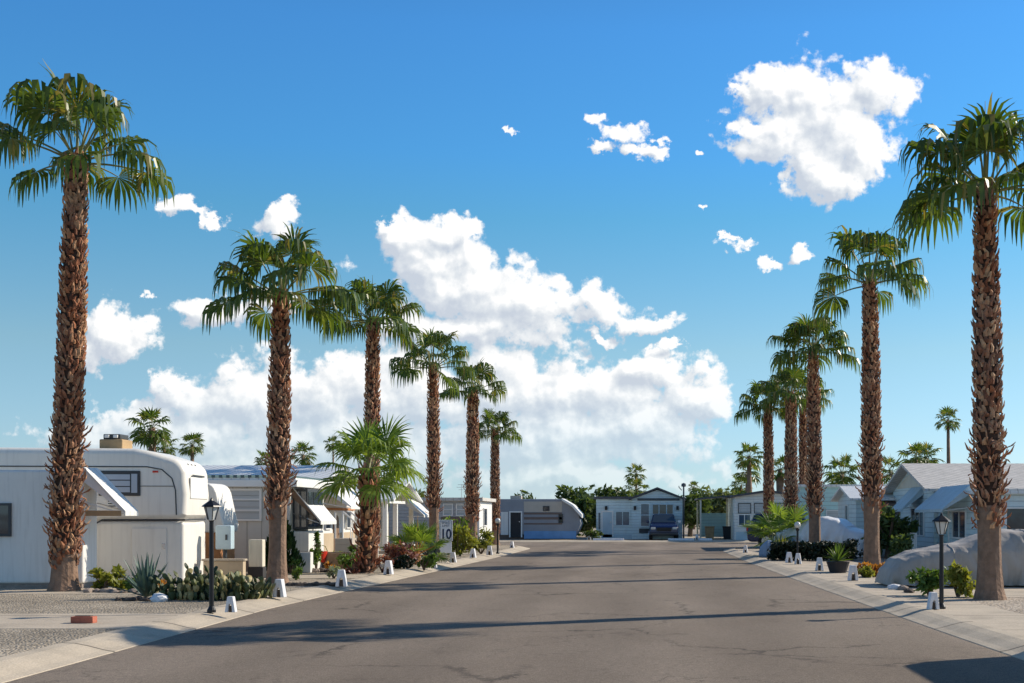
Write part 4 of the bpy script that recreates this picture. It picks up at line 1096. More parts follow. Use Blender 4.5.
def agave_mb(n, Lb, seed, wid=.05, elmin=15):
    mb = MB(); r = random.Random(seed)
    for i in range(n):
        t = i/n; az = i*GA+r.uniform(-.2, .2); el = R(elmin+(86-elmin)*t**.8+r.uniform(-6, 6)); ln = Lb*r.uniform(.8, 1.1)
        d = Vector((math.cos(az)*math.cos(el), math.sin(az)*math.cos(el), math.sin(el))); s = Vector((-math.sin(az), math.cos(az), 0)); u = s.cross(d)*-1
        rows = []
        p = Vector((0, 0, .04))
        for k, (tt, w) in enumerate(((0, .8), (.3, 1), (.65, .7), (1, .03))):
            q = p + d*(ln*tt) + Vector((0, 0, -.10*ln*tt*tt*math.cos(el)))
            rows += [q - s*wid*w, q - u*wid*w*.45 , q + s*wid*w]
        fs = []
        for k in range(3):
            b = k*3; fs += [(b, b+1, b+4, b+3), (b+1, b+2, b+5, b+4)]
        mb.add(rows, fs)
    return mb
def agave(label, px, Y, n, Lb, seed, m='agave_leaf', wid=.05, name='agave', elmin=15, cat='agave', zb=GZ, group=None):
    o = agave_mb(n, Lb, seed, wid, elmin).build(name, M[m], loc=(PX(px, Y), Y, zb), smooth=False)
    return tag(o, label, cat, group)
agave('blue green agave with upright blades between low yellow plants and the prickly pears', 146, 23.2, 34, .82, 1, wid=.05)
agave('dark blue green agave right beside the speed limit sign', 430, 42.6, 30, 1.15, 2, 'agave_dark', wid=.065)
agave('pale spiky plant at the left side of the globe lamp by the dark hedge', 776, 46.5, 40, .95, 3, 'pale_leaf', .04, 'spiky_plant', cat='plant')
agave('pale spiky plant on the right part of the bundle under blue grey cloth', 784, 45.6, 36, .8, 4, 'yellow_leaf', .04, 'spiky_plant', cat='plant')

def cactus(label, px, Y, n, h, seed, spread=.30):
    r = random.Random(seed); mb = MB()
    def pad(base, d, s, ln, w):
        u = d.cross(s).normalized(); k = 10; vs = []; fs = []
        ring = [(base + d*(ln/2*(1+math.sin(2*PI*i/k-PI/2))) + s*(w*math.cos(2*PI*i/k-PI/2)*(.75+.25*math.sin(2*PI*i/k-PI/2)))) for i in range(k)]
        c0 = base + d*ln*.5 + u*.035; c1 = base + d*ln*.5 - u*.035
        mb.add(ring + [c0, c1], [(i, (i+1) % k, k) for i in range(k)] + [((i+1) % k, i, k+1) for i in range(k)])
        return base + d*ln
    for i in range(n):
        a = r.uniform(0, 6.28); q = spread*math.sqrt(r.random())
        p = Vector((q*math.cos(a)*1.3, q*math.sin(a), 0.0)); lv = 1 + int(r.random()*h/.15)
        dirv = Vector((r.gauss(0,.25), r.gauss(0,.25), 1)).normalized()
        for l in range(max(1, lv)):
            az = r.uniform(0, 6.28); s = Vector((math.cos(az), math.sin(az), 0)); s = (s - dirv*s.dot(dirv)).normalized()
            ln = r.uniform(.13, .21)
            top = pad(p, dirv, s, ln, ln*r.uniform(.36, .46))
            p = top - dirv*.03
            dirv = (dirv + Vector((r.gauss(0,.45), r.gauss(0,.45), .3))).normalized()
    return tag(mb.build('prickly_pear', M['cactus'], loc=(PX(px, Y), Y, GZ)), label, 'cactus', 'prickly pears in the left bed')
for i, (px, Y, n, h, lab) in enumerate((
        (174, 23.0, 38, .50, 'prickly pear clump right next to the blue green agave'),
        (193, 22.9, 52, .64, 'tallest prickly pear clump, below the white fifth wheel front'),
        (208, 23.4, 42, .55, 'prickly pear clump behind the black lamp post'),
        (222, 22.8, 46, .56, 'prickly pear clump just right of the black lamp post'),
        (238, 22.9, 36, .46, 'prickly pear clump in the middle of the bed right of the lamp post'),
        (254, 23.3, 36, .42, 'prickly pear clump at the right end of the bed near the smooth palm trunk'))):
    cactus(lab, px, Y, n, h, 40+i)
shrub('low_plant', 'low yellow green plant at the left end below the fifth wheel', 104, 0, 25.6, .35, .3, .42, 'yellow_leaf', 260, .09, 21, 'plant')
shrub('low_plant', 'low yellow green plant second from left below the fifth wheel hatch', 119, 0, 25.8, .35, .3, .45, 'yellow_leaf', 280, .09, 22, 'plant')
shrub('low_plant', 'low olive plant close behind the blue green agave', 134, 0, 25.2, .3, .3, .4, 'shrub_leaf', 260, .08, 23, 'plant')
shrub('shrub', 'orange tinged low shrub right behind the agave', 160, 0, 24.6, .3, .25, .32, 'orange_leaf', 160, .07, 24)
# plants in the middle left
t = thing('fan_plant', 'small fan palm with orange stems left of the speed limit sign', 'palm plant', (PX(417, 39.0), 39.0, GZ), 0, 'small fan palms', .84)
crn = bpy.data.objects.new('crown', crown_mesh('palm_crown', 91, 22, .75, .62, .25, elmin=8, elmax=86, leaf='palm_leaf_young', pet='petiole_orange', sag=.15)); COL.objects.link(crn); crn.parent = t; crn.location = (0, 0, .35)
MB().tube([(0, 0, -.02), (0, 0, .45)], [.16, .11], 9).build('trunk', M['orange'], t)
YOUNGSMALL = crn.data
t = thing('fan_plant', 'pale green fan leaf plant above the dark hedge, before the dark blue car', 'palm plant', (PX(783, 47.5), 47.5, GZ), 0, 'small fan palms')
crn = bpy.data.objects.new('crown', crown_mesh('palm_crown', 93, 24, .9, .8, .3, elmin=5, elmax=80, leaf='palm_leaf_young', sag=.2)); COL.objects.link(crn); crn.parent = t; crn.location = (0, 0, .55)
MB().tube([(0, 0, -.02), (0, 0, .6)], [.2, .15], 9).build('trunk', M['ptrunk'], t)
shrub('shrub', 'reddish brown shrub left of the small orange stemmed fan palm', 400, 0, 37.5, .55, .45, .85, 'red_leaf', 520, .09, 31)
shrub('shrub', 'low bright green shrub at the foot of the orange stemmed fan palm', 424, 0, 35.6, .42, .35, .5, 'shrub_leaf', 420, .08, 32)
shrub('shrub', 'dark low shrub in front of the reddish brown shrub', 408, 0, 36.2, .5, .35, .4, 'hedge_dark', 380, .08, 33)
shrub('shrub', 'yellow green bush right behind the speed limit sign', 460, 0, 47.0, .75, .6, 1.25, 'yellow_leaf', 900, .11, 34, up=.6)
shrub('shrub', 'yellow green bush right of the next palm beyond the sign', 481, 0, 49.5, .75, .6, .95, 'yellow_leaf', 700, .11, 35, up=.6)
shrub('shrub', 'tall green bush behind the yellow green bushes', 452, 0, 51.0, .8, .6, 1.5, 'shrub_leaf', 800, .12, 36, up=.6)
shrub('shrub', 'green bush left of the short palm trunk', 350, 0, 35.8, .45, .4, .7, 'shrub_leaf', 420, .08, 37)
shrub('shrub', 'yellow green bush against the arched brown door', 341, 0, 38.2, .4, .35, .6, 'yellow_leaf', 360, .08, 38)
shrub('shrub', 'small green plant in the gravel right of the smooth palm trunk', 296, 0, 29.8, .22, .2, .35, 'shrub_leaf', 160, .07, 39)
shrub('shrub', 'reddish plant at the foot of the short palm, right side', 383, 0, 33.6, .3, .25, .45, 'red_leaf', 240, .07, 40)
shrub('shrub', 'small green plant before the rock border by the path', 334, 0, 30.5, .2, .2, .3, 'pale_leaf', 130, .06, 41)
shrub('shrub', 'tall thin green plant next to the dark bay window', 316, 0, 34.4, .2, .2, 1.1, 'shrub_leaf', 300, .08, 42, up=.8)
shrub('shrub', 'low mixed green plant before the white planter box', 292, 0, 32.6, .28, .25, .38, 'shrub_leaf', 240, .07, 71)
shrub('shrub', 'low reddish plant at the left foot of the short palm', 351, 0, 33.0, .3, .25, .36, 'red_leaf', 240, .07, 72)
shrub('shrub', 'orange flowering plant right of the red bucket', 329, 0, 35.2, .26, .22, .36, 'orange_leaf', 220, .06, 73)
shrub('shrub', 'pale green plant at the porch column of the gabled home', 391, 0, 44.0, .4, .35, .6, 'pale_leaf', 300, .09, 74)
# right side
hg = thing('hedge', 'dark nearly black clipped hedge along the right kerb', 'hedge', (PX(820, 42.2), 42.6, GZ))
mb = MB(); r = random.Random(3)
for i in range(5200):
    x = r.uniform(-1.6, 1.25); y = r.uniform(-.45, .45); z = r.random()**.6*(.60+.10*mnoise.noise(Vector((x*2, y*2, 0))))
    p = Vector((x, y, z+.02)); a = Vector((r.gauss(0,1), r.gauss(0,1), r.gauss(0,1))).normalized(); b = a.cross(Vector((r.gauss(0,1), r.gauss(0,1), r.gauss(0,1)))).normalized()
    q = r.uniform(.04, .09); mb.add([p-a*q, p+b*q*.45, p+a*q, p-b*q*.45], [(0,1,2,3)])
mb.build('foliage', M['hedge_dark'], hg)
st = MB()
for i in range(12): st.tube([(-1.5+i*.24, 0, -.02), (-1.5+i*.24, .05, .6)], [.03, .01], 5)
st.build('stem', M['bark'], hg)
shrub('shrub', 'dark low bush at the left corner of the dark hedge', 781, 0, 42.4, .5, .4, .55, 'hedge_dark', 700, .08, 51)
shrub('shrub', 'dark bush behind the right palm trunk of the hedge', 850, 0, 43.5, .6, .5, .7, 'hedge_dark', 800, .08, 52)
pp = thing('potted_cycad', 'small spiky green palm in a dark pot near the right kerb', 'potted plant', (PX(838, 33.5), 33.5, GZ))
MB().lathe([(.22, 0), (.30, .25), (.32, .3), (.28, .3), (.27, .26)], 16).build('pot', M['pot_dark'], pp)
crn = bpy.data.objects.new('foliage', agave_mb(46, .55, 8, .022, 5).build('tmp', M['shrub_leaf']).data); COL.objects.link(crn); crn.parent = pp; crn.location = (0, 0, .28)
bpy.data.objects.remove(bpy.data.objects['tmp'])
shrub('shrub', 'orange brown shrub at the nose of the tan covered car', 872, 0, 31.4, .42, .35, .42, 'orange_leaf', 420, .08, 53)
shrub('shrub', 'yellow green low shrub just left of the orange brown shrub', 864, 0, 31.0, .3, .3, .28, 'yellow_leaf', 240, .07, 54)
shrub('shrub', 'bright green bush between the tan covered car and the right lamp post', 929, 0, 24.0, .42, .4, .58, 'shrub_leaf', 620, .085, 55)
shrub('shrub', 'yellow green bush right of the right lamp post', 958, 0, 23.6, .4, .4, .7, 'yellow_leaf', 460, .085, 56)
shrub('shrub', 'dark green bush behind the wheel of the tan covered car, under the blue awnings', 900, 0, 39.5, .55, .5, 1.0, 'tree_leaf', 700, .1, 57)
shrub('shrub', 'low green bush left of the pale blue house door', 594, 0, 77.0, .6, .4, .7, 'tree_leaf', 400, .12, 58)

# ------------------------------------------------------------------ small things
def lamp_post(label, x, Y, htop, globe=False):
    t = thing('lamp_post', label, 'lamp post', (x, Y, GZ), 0, 'garden lamp posts')
    H = htop-GZ; s = .36
    MB().lathe([(.07, 0), (.07, .04), (.038, .10), (.034, H-s), (.05, H-s+.02)], 12).build('post', M['black'], t)
    if globe:
        MB().lathe([(.02, 0), (.085, .03), (.11, .11), (.085, .19), (.0, .225)], 14).build('globe', M['lamp_glass'], t, smooth=True, loc=(0, 0, H-s+.1))
        MB().lathe([(.05, 0), (.07, .06), (.03, .1)], 10).build('collar', M['black'], t, loc=(0, 0, H-s+.02))
    else:
        MB().lathe([(.055, 0), (.11, .2), (.105, .205), (.05, .01)], 6).build('glass', M['lamp_glass'], t, loc=(0, 0, H-s+.03))
        cg = MB()
        for k in range(6):
            a = 2*PI*k/6; cg.tube([(.06*math.cos(a), .06*math.sin(a), 0), (.118*math.cos(a), .118*math.sin(a), .21)], .007, 4)
        cg.build('cage', M['black'], t, loc=(0, 0, H-s+.03))
        MB().lathe([(.16, 0), (.15, .02), (.06, .085), (.03, .10), (.018, .13), (.0, .15)], 6).build('cap', M['black'], t, loc=(0, 0, H-s+.235))
    return t
Yl = 19.9; lamp_post('black lantern lamp post in front of the prickly pears on the left', PX(211.5, Yl), Yl, PZ(499, Yl))
Yl = 20.6; lamp_post('black lantern lamp post beside the tan covered car on the right', PX(941.5, Yl), Yl, PZ(514, Yl))
Yl = 50.0; lamp_post('small dark lamp post with a white globe at the far left kerb', PX(501.5, Yl)-.15, Yl, PZ(517, Yl), True)
Yl = 41.8; lamp_post('small dark lamp post with a white globe before the dark hedge', PX(797.5, Yl), Yl, PZ(520.5, Yl), True)

def marker(label, px, Y, h=.36, rz=0, proto=[None]):
    x = PX(px, Y)
    if proto[0] is None:
        t = thing('kerb_marker', label, 'marker', (x, Y, GZ+.01), rz, 'white marker blocks along the kerb')
        m_ = MB()
        pr = [(-.125, 0), (-.05, 0), (-.035, .16), (-.015, .19), (.015, .19), (.035, .16), (.05, 0), (.125, 0), (.065, .36), (-.065, .36)]
        m_.prism_y(pr, -.07, .07); m_.build('block', M['marker'], t, bevel=.012)
        MB().box(-.04, .04, -.02, .02, .0, .15).build('insert', M['rock_dark'], t)
        proto[0] = t
    else: t = dup(proto[0], (x, Y, GZ+.01), rz, label)
    t.scale = (h/.36*1.0, h/.36, h/.36); return t
mk = [(231, 19.8, .25, 'marker block nearest the left lamp post'), (279.5, 23.4, .34, 'marker block in front of the smooth palm trunk'),
      (341.5, 26.9, .36, 'marker block at the edge of the shade left of the short palm'), (388.5, 32.4, .36, 'marker block right of the short palm trunk'),
      (433, 36.5, .34, 'marker block in front of the small orange stemmed fan palm'), (453, 40.5, .33, 'marker block just right of the speed limit sign'),
      (473, 45.0, .33, 'marker block under the yellow green bushes'), (489.5, 48.0, .36, 'marker block left of the small globe lamp at the far left'),
      (512, 58.5, .3, 'marker block right beyond the small globe lamp at the far left'), (589, 77.2, .36, 'marker block across the road, left of the pale blue house'),
      (697, 77.2, .34, 'marker block across the road, right of the dark blue car'), (745.5, 51.0, .3, 'marker block at the right corner near the blue side on car'),
      (764, 47.0, .36, 'marker block under the blue grey cloth bundle'), (789, 40.4, .34, 'left one of two marker blocks at the globe lamp by the hedge'),
      (798, 39.2, .34, 'right one of two marker blocks at the globe lamp by the hedge'), (819.5, 34.6, .36, 'blue shaded marker block left of the potted cycad'),
      (853, 29.4, .36, 'marker block left of the orange brown shrub'), (933, 20.4, .28, 'marker block nearest the right lamp post')]
for px, Y, h_, lab in mk: marker('white ' + lab, px, Y, h_, rnd.uniform(-.25, .25))

# speed limit sign
Ys = 41.0; xs = PX(446, Ys)
sg = thing('speed_sign', 'small white speed limit sign with a dark number ten', 'sign', (xs, Ys, GZ), R(3))
zt, zb_ = PZ(520, Ys)-GZ, PZ(541, Ys)-GZ; hw = .215
MB().box(-hw, hw, -.02, 0, zb_, zt).build('plate', M['sign_white'], sg, bevel=.02)
bo = MB(); 
for a in ((-hw+.02, hw-.02, zt-.032, zt-.02), (-hw+.02, hw-.02, zb_+.02, zb_+.032)): bo.box(a[0], a[1], -.0235, -.0205, a[2], a[3])
for a in ((-hw+.02, -hw+.032), (hw-.032, hw-.02)): bo.box(a[0], a[1], -.0235, -.0205, zb_+.034, zt-.034)
bo.build('border', M['sign_ink'], sg)
MB().box(-hw+.03, hw-.03, -.02, 0, PZ(553, Ys)-GZ, zb_-.02).build('lower_plate', M['sign_white'], sg, bevel=.015)
MB().tube([(0, .03, -.05), (0, .03, zt-.04)], .025, 8).build('post', M['chrome'], sg)
def text(body, size, z, name, m, off=0.0, xs=1.0):
    cu = bpy.data.curves.new(name, 'FONT'); cu.body = body; cu.size = size; cu.align_x = 'CENTER'; cu.extrude = .0015; cu.offset = off
    ob = bpy.data.objects.new(name, cu); COL.objects.link(ob)
    dg = bpy.context.evaluated_depsgraph_get(); me = bpy.data.meshes.new_from_object(ob.evaluated_get(dg))
    bpy.data.objects.remove(ob); o = bpy.data.objects.new(name, me); COL.objects.link(o)
    me.materials.clear(); me.materials.append(M[m])
    o.parent = sg; o.location = (0, -.0235, z); o.rotation_euler = (R(90), 0, 0); o.scale = (xs, 1, 1); return o
text('10', .46, zb_+.07, 'number', 'sign_ink', .012, .78)
text('SPEED', .105, zt-.125, 'lettering', 'sign_ink'); text('LIMIT', .105, zt-.225, 'lettering', 'sign_ink')

# rocks bordering the beds
ROCK = []
for k in range(3):
    b = bmesh.new(); bmesh.ops.create_icosphere(b, subdivisions=2, radius=1)
    for v in b.verts:
        q = 1 + .30*mnoise.noise(v.co*1.3 + Vector((k*7, 0, 0))) + .12*mnoise.noise(v.co*3.1+Vector((k, 3, 0)))
        v.co = Vector((v.co.x*q*1.1, v.co.y*q*.9, v.co.z*q*.65))
    me = bpy.data.meshes.new('rock'); b.to_mesh(me); b.free(); ROCK.append(me)
RM = []
for m_ in ('rock_dark', 'rock', 'marker'):
    for k in range(3):
        c = ROCK[k].copy(); c.materials.append(M[m_]); RM.append(c)
def rock(label, px, Y, s, m=0, group=None):
    o = bpy.data.objects.new('rock', RM[m*3+rnd.randrange(3)]); COL.objects.link(o)
    o.location = (PX(px, Y), Y, GZ+s*.3); o.scale = (s*rnd.uniform(.85, 1.25), s*rnd.uniform(.85, 1.2), s*rnd.uniform(.8, 1.2)); o.rotation_euler = (0, 0, rnd.uniform(0, 6.28))
    return tag(o, label, 'rock', group)
for i in range(15): rock('small dark rock in the row that edges the gravel bed between smooth palm and path', 289+i*3.9, 27.4+.05*math.sin(i*2.1), rnd.uniform(.06, .09), 0, 'dark rocks edging the bed by the smooth palm')
for i in range(15): rock('brown rock in the row below the arched door home', 292+i*4.2, 33.8+.1*math.sin(i), rnd.uniform(.09, .14), rnd.choice((0, 1)), 'rocks before the white homes')
for i in range(9): rock('reddish rock in the low row under the fifth wheel plants', 88+i*9, 24.9+.1*math.sin(i*1.3), rnd.uniform(.08, .12), 1, 'rocks under the fifth wheel')
for i in range(8): rock('dark rock in the short row left of the blue green agave', 118+i*5.2, 22.6+.1*math.sin(i*2), rnd.uniform(.06, .10), 0, 'dark rocks by the agave')
rock('round white painted rock at the right foot of the agave', 159, 22.4, .16, 2)
rock('pale rock before the green bush near the right lamp post', 895, 26.0, .13, 2)
rock('tan rock just right of the pale rock near the tan covered car', 903, 25.8, .12, 1)
rock('dark rock at the kerb near the tan covered car nose', 909, 24.9, .11, 0)

# red brick edging block at the left
b_ = thing('brick_block', 'red brick edging block at the left beside the concrete driveway', 'brick', (PX(84, 17.9), 17.9, GZ))
MB().box(-.16, .16, -.08, .08, 0, .1).build('block', M['brick'], b_, bevel=.012)
MB().box(-.11, .11, -.04, .04, .1, .112).build('dark_plate', M['rock_dark'], b_)  # flat dark plate, its colour stands in for the shade of a recess
# red bucket and white planter by the bay window
bk = thing('bucket', 'red plastic bucket with yellow rim before the arched door home', 'bucket', (PX(320, 36.2), 36.2, GZ+.18))
MB().lathe([(.16, 0), (.22, .32), (.20, .32), (.15, .03)], 16).build('pail', M['red'], bk)
MB().tube([(-.22, 0, .31), (-.16, -.02, .46), (0, -.03, .52), (.16, -.02, .46), (.22, 0, .31)], .012, 6).build('handle', M['yellow_leaf'], bk)
bs = thing('planter_wall', 'low brown planter wall in front of the arched door home', 'planter', (PX(333, 37.0), 36.3, GZ))
MB().box(-.75, .75, -.1, .35, 0, .45).build('wall', M['wood'], bs, bevel=.02); MB().box(-.7, .7, -.05, .30, .45, .47).build('soil', M['rock_dark'], bs)
pb = thing('planter_box', 'white planter box below the dark bay window', 'planter', (PX(303, 33.6), 33.6, GZ))
MB().box(-.24, .24, -.14, .14, 0, .55).build('box', M['white'], pb, bevel=.02); MB().box(-.2, .2, -.1, .1, .55, .56).build('soil', M['rock_dark'], pb)
sg2 = thing('tan_post', 'short tan post with dark base between the planter wall and the cone shaped shrub', 'post', (PX(257, 30.6), 30.6, GZ))  # a square tan post on a dark base, no barrel
MB().box(-.17, .17, -.12, .12, .28, .95).build('post', M['cream'], sg2, bevel=.02); MB().box(-.19, .19, -.14, .14, 0, .28).build('base', M['pot_dark'], sg2, bevel=.02)
# kerb stones across the end of the road
for k, (a, b__) in enumerate(((593, 624), (668, 694), (699, 712))):
    Yk = 76.1
    q = thing('wheel_stop', ('long white wheel stop before the pale blue house door', 'white wheel stop right of the dark blue car', 'short white wheel stop at the open carport')[k], 'wheel stop', (PX((a+b__)/2, Yk), Yk, GZ))
    l_ = PX(b__, Yk)-PX(a, Yk)
    MB().prism_x([(-.1, 0), (.1, 0), (.06, .13), (-.06, .13)], -l_/2, l_/2).build('block', M['marker'], q, bevel=.015)

# ------------------------------------------------------------------ camera, sun, sky
cam = bpy.data.cameras.new('camera'); co = bpy.data.objects.new('camera', cam); COL.objects.link(co)
co.location = (0, 0, EYE); co.rotation_euler = (R(90), 0, 0)
cam.sensor_width = 36; cam.lens = F/1024*36
cam.shift_x = (512-VX)/1024; cam.shift_y = (VY-341.5)/1024
cam.clip_start = .1; cam.clip_end = 8000
sc.camera = co
EL, AZ = R(32), R(26.6)
sd = Vector((math.cos(EL)*math.cos(AZ), math.cos(EL)*math.sin(AZ), math.sin(EL)))
sl = bpy.data.lights.new('sun', 'SUN'); sl.energy = 4.3; sl.angle = R(.5); sl.color = (1, .90, .75)
so = bpy.data.objects.new('sun', sl); COL.objects.link(so); so.rotation_euler = sd.to_track_quat('Z', 'Y').to_euler(); so.location = (20, 20, 30)

w = bpy.data.worlds.new('World'); sc.world = w; w.use_nodes = True
nt = w.node_tree; nt.nodes.clear()
out = nt.nodes.new('ShaderNodeOutputWorld')
sky = nt.nodes.new('ShaderNodeTexSky'); sky.sky_type = 'NISHITA'; sky.sun_disc = False
sky.sun_elevation = EL; sky.sun_rotation = R(90)-AZ; sky.air_density = 1.0; sky.dust_density = .25; sky.ozone_density = 3.0; sky.altitude = 100
geo = nt.nodes.new('ShaderNodeTexCoord')
sep = nt.nodes.new('ShaderNodeSeparateXYZ'); L(nt, geo.outputs['Generated'], sep.inputs[0])
def MA(op, a, b=None, c=None, clamp=False):
    n = nt.nodes.new('ShaderNodeMath'); n.operation = op; n.use_clamp = clamp
    for i, v in enumerate((a, b, c)):
        if v is None: continue
        if hasattr(v, 'is_linked'): L(nt, v, n.inputs[i])
        else: n.inputs[i].default_value = v
    return n.outputs[0]
# deepen the clear blue with height above the horizon, as in dry desert air
tint = ramp(nt, sep.outputs[2], [(0, (.41, .59, .88)), (.036, (.43, .54, .70)), (.128, (.47, .58, .58)), (.23, (.29, .60, .66)), (.275, (.25, .61, .78)), (.362, (.245, .61, .84)), (.55, (.22, .40, .54)), (1, (.22, .40, .54))])
skyc = mixcol(nt, 1.0, sky.outputs[0], tint, 'MULTIPLY')
bg = nt.nodes.new('ShaderNodeBackground'); bg.inputs[1].default_value = .15; L(nt, skyc, bg.inputs[0])

# clouds: directions around the road's axis, u to the side and v up, in thousandths
ady = MA('MAXIMUM', sep.outputs[1], .02)
u = MA('MULTIPLY', MA('DIVIDE', sep.outputs[0], ady), 1.25); v = MA('MULTIPLY', MA('DIVIDE', sep.outputs[2], ady), 1.25)
cmb = nt.nodes.new('ShaderNodeCombineXYZ'); L(nt, u, cmb.inputs[0]); L(nt, v, cmb.inputs[1])
BL = [  # azimuth/height blobs of each cloud: (px, py, rx, ry)
 (828,112,78,60),(772,96,46,36),(878,88,36,36),(738,96,24,12),(818,170,42,40),(862,142,40,46),(790,182,26,18),(752,128,26,18),
 (604,120,18,10),(630,135,26,15),(648,152,20,10),(612,150,20,8),(660,140,10,8),(516,136,10,5),(696,152,8,4),(700,201,8,4),
 (736,245,17,10),(766,264,20,8),(804,255,20,11),(724,238,8,6),
 (178,211,24,13),(208,214,16,8),(270,221,34,15),(222,311,60,18),(274,303,34,18),(112,332,38,32),(92,346,32,18),(150,300,8,7),
 (406,238,38,30),(440,232,42,24),(430,265,66,44),(470,290,80,38),(520,312,78,30),(600,312,58,24),(644,319,28,13),(470,330,110,22),(392,222,12,10),(470,232,14,18),
 (235,402,76,46),(168,386,24,28),(305,395,90,44),(400,400,100,60),(500,400,100,60),(590,392,90,46),(650,372,40,24),(690,395,48,42),(715,408,26,24),
 (560,440,150,50),(350,450,200,52),(640,430,90,34),(170,440,140,36),(92,430,34,20),(600,336,24,7),(663,348,14,6),(300,470,240,26),(560,478,160,22),(775,140,42,38),(845,175,34,26)]
def make_group(soft):
    g = bpy.data.node_groups.new('cloud_density', 'ShaderNodeTree')
    g.interface.new_socket('P', in_out='INPUT', socket_type='NodeSocketVector'); g.interface.new_socket('D', in_out='OUTPUT', socket_type='NodeSocketFloat')
    gi = g.nodes.new('NodeGroupInput'); go = g.nodes.new('NodeGroupOutput'); P = gi.outputs[0]
    def vm(op, a, b, c=None):
        n = g.nodes.new('ShaderNodeVectorMath'); n.operation = op
        for i, x in enumerate((a, b, c)):
            if x is None: continue
            if hasattr(x, 'is_linked'): g.links.new(x, n.inputs[i])
            else: n.inputs[i].default_value = x
        return n.outputs['Value'] if op == 'LENGTH' else n.outputs[0]
    def mt(op, a, b=None, c=None):
        n = g.nodes.new('ShaderNodeMath'); n.operation = op
        for i, x in enumerate((a, b, c)):
            if x is None: continue
            if hasattr(x, 'is_linked'): g.links.new(x, n.inputs[i])
            else: n.inputs[i].default_value = x
        return n.outputs[0]
    def noi(scale, det, rough, vec):
        n = g.nodes.new('ShaderNodeTexNoise'); n.noise_dimensions = '2D'; n.inputs['Scale'].default_value = scale; n.inputs['Detail'].default_value = det; n.inputs['Roughness'].default_value = rough
        g.links.new(vec, n.inputs['Vector']); return n
    n1 = noi(14, 3, .5, P)
    wv = vm('MULTIPLY_ADD', vm('SUBTRACT', n1.outputs['Color'], (.5, .5, .5)), (.06, .05, 0), P)
    if not soft:
        n5 = noi(70, 6, .65, P); wv = vm('MULTIPLY_ADD', vm('SUBTRACT', n5.outputs['Color'], (.5, .5, .5)), (.026, .022, 0), wv)
    m = None
    for px, py, rx, ry in BL:
        cx, cy_ = (px-VX)/1000, (VY-py)/1000
        s = vm('MULTIPLY_ADD', wv, (1000/rx, 1000/ry, 0), (-cx*1000/rx, -cy_*1000/ry, 0))
        l = vm('LENGTH', s, None)
        if rx <= 26 and py < 310 and px > 500 or (px, py) in ((630, 135), (150, 300)): l = mt('ADD', l, .22)
        m = l if m is None else mt('SMOOTH_MIN', m, l, .22)
    def vor(scale, vec):
        n = g.nodes.new('ShaderNodeTexVoronoi'); n.voronoi_dimensions = '2D'; n.feature = 'SMOOTH_F1'; n.inputs['Scale'].default_value = scale; n.inputs['Smoothness'].default_value = .35
        g.links.new(vec, n.inputs['Vector']); return n.outputs['Distance']
    n2 = noi(40, 4, .6, P); wv2 = vm('MULTIPLY_ADD', vm('SUBTRACT', n2.outputs['Color'], (.5, .5, .5)), (.018, .018, 0), P)
    puff = mt('MULTIPLY', mt('SUBTRACT', .42, vor(21, wv2)), .75 if soft else 1.0)
    if not soft: puff = mt('ADD', puff, mt('MULTIPLY', mt('SUBTRACT', .42, vor(55, wv2)), .60)); puff = mt('ADD', puff, mt('MULTIPLY', mt('SUBTRACT', .42, vor(120, wv2)), .26))
    fb = noi(28, 2 if soft else 8, .62, P)
    d = mt('MULTIPLY_ADD', m, -1.5, 1.5)
    d = mt('ADD', d, puff); d = mt('MULTIPLY_ADD', mt('SUBTRACT', fb.outputs['Fac'], .5), .9 if soft else 1.3, d)
    if not soft:
        f2 = noi(95, 5, .6, P); d = mt('MULTIPLY_ADD', mt('SUBTRACT', f2.outputs['Fac'], .5), .8, d)
    g.links.new(d, go.inputs[0]); return g
cg = make_group(False); cgs = make_group(True)
def dens(vec, g):
    n = nt.nodes.new('ShaderNodeGroup'); n.node_tree = g; L(nt, vec, n.inputs[0]); return n.outputs[0]
def shifted(dx, dy):
    n = nt.nodes.new('ShaderNodeVectorMath'); n.operation = 'ADD'; L(nt, cmb.outputs[0], n.inputs[0]); n.inputs[1].default_value = (dx, dy, 0); return n.outputs[0]
d0 = dens(cmb.outputs[0], cg); s0 = dens(cmb.outputs[0], cgs); s1 = dens(shifted(.013, .014), cgs); d1 = dens(shifted(.0045, .0055), cg)
def sstep(x, a, b):
    n = nt.nodes.new('ShaderNodeMapRange'); n.interpolation_type = 'SMOOTHSTEP'; L(nt, x, n.inputs[0])
    n.inputs[1].default_value = a; n.inputs[2].default_value = b; return n.outputs[0]
mask = sstep(d0, -.05, .52)
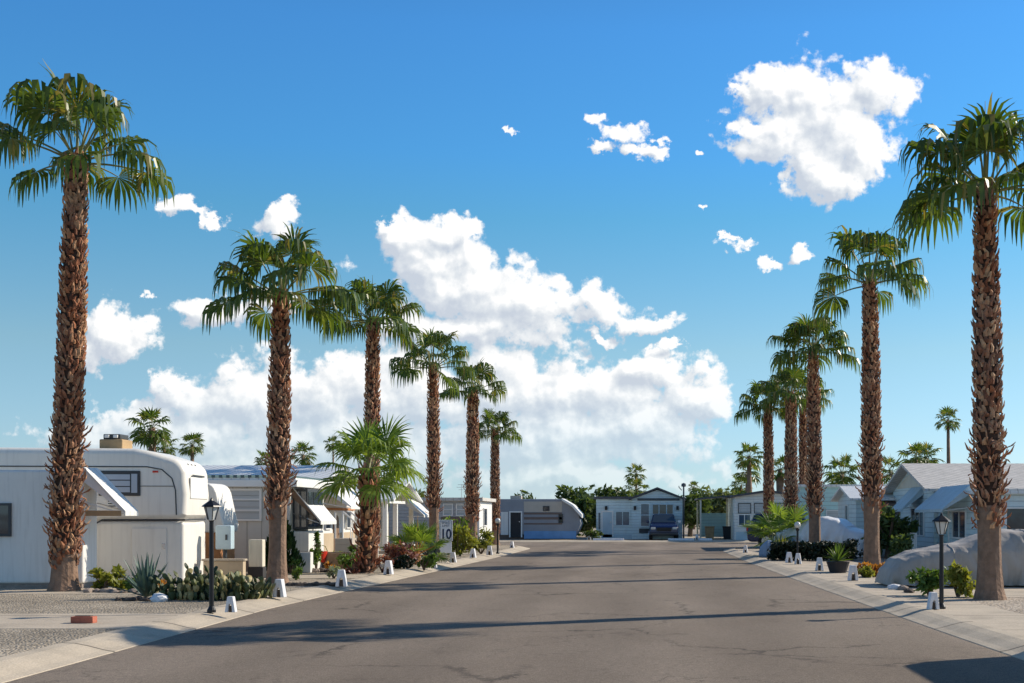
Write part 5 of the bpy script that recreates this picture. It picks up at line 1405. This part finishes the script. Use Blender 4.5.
front = sstep(sep.outputs[1], .2, .4)
low = sstep(v, -.02, .15)                                # clouds thin out into the pale air near the horizon
mask = MA('MULTIPLY', MA('MULTIPLY', mask, front), MA('MULTIPLY_ADD', low, .72, .25))
# cumulus added over the unseen rest of the sky, to whiten the fill light
fr = nt.nodes.new('ShaderNodeTexNoise'); fr.inputs['Scale'].default_value = 3.2; fr.inputs['Detail'].default_value = 5.0; L(nt, geo.outputs['Generated'], fr.inputs['Vector'])
rest = MA('MULTIPLY', sstep(fr.outputs['Fac'], .58, .70), MA('MAXIMUM', MA('SUBTRACT', 1.0, sstep(sep.outputs[1], .2, .5)), sstep(sep.outputs[2], .48, .62)))
mask = MA('MAXIMUM', mask, MA('MULTIPLY', rest, sstep(sep.outputs[2], .0, .06)))
lit = MA('MULTIPLY_ADD', MA('SUBTRACT', s0, s1), .75, .50)
lit = MA('MULTIPLY_ADD', MA('SUBTRACT', d0, d1), .42, lit)
thick = sstep(s0, .4, 1.9)
lit = MA('SUBTRACT', lit, MA('MULTIPLY', thick, .16))
lit = MA('MULTIPLY_ADD', MA('SUBTRACT', d0, s0), .12, lit)
lit = MA('MULTIPLY_ADD', sstep(v, .1, .45), .20, lit, True)
cc = ramp(nt, lit, [(0, (.56, .61, .69)), (.35, (.68, .72, .77)), (.62, (.82, .84, .86)), (.9, (.99, .98, .97))])
bgc = nt.nodes.new('ShaderNodeBackground'); L(nt, cc, bgc.inputs[0]); bgc.inputs[1].default_value = .80
mxs = nt.nodes.new('ShaderNodeMixShader'); L(nt, mask, mxs.inputs[0]); L(nt, bg.outputs[0], mxs.inputs[1]); L(nt, bgc.outputs[0], mxs.inputs[2])
L(nt, mxs.outputs[0], out.inputs[0])
try:
    w.cycles.sampling_method = 'MANUAL'; w.cycles.sample_map_resolution = 512
except Exception: pass

vs = sc.view_settings
vs.view_transform = 'Standard'; vs.look = 'None'; vs.gamma = 1; vs.use_curve_mapping = False; vs.exposure = 0.43
sc.display_settings.display_device = 'sRGB'
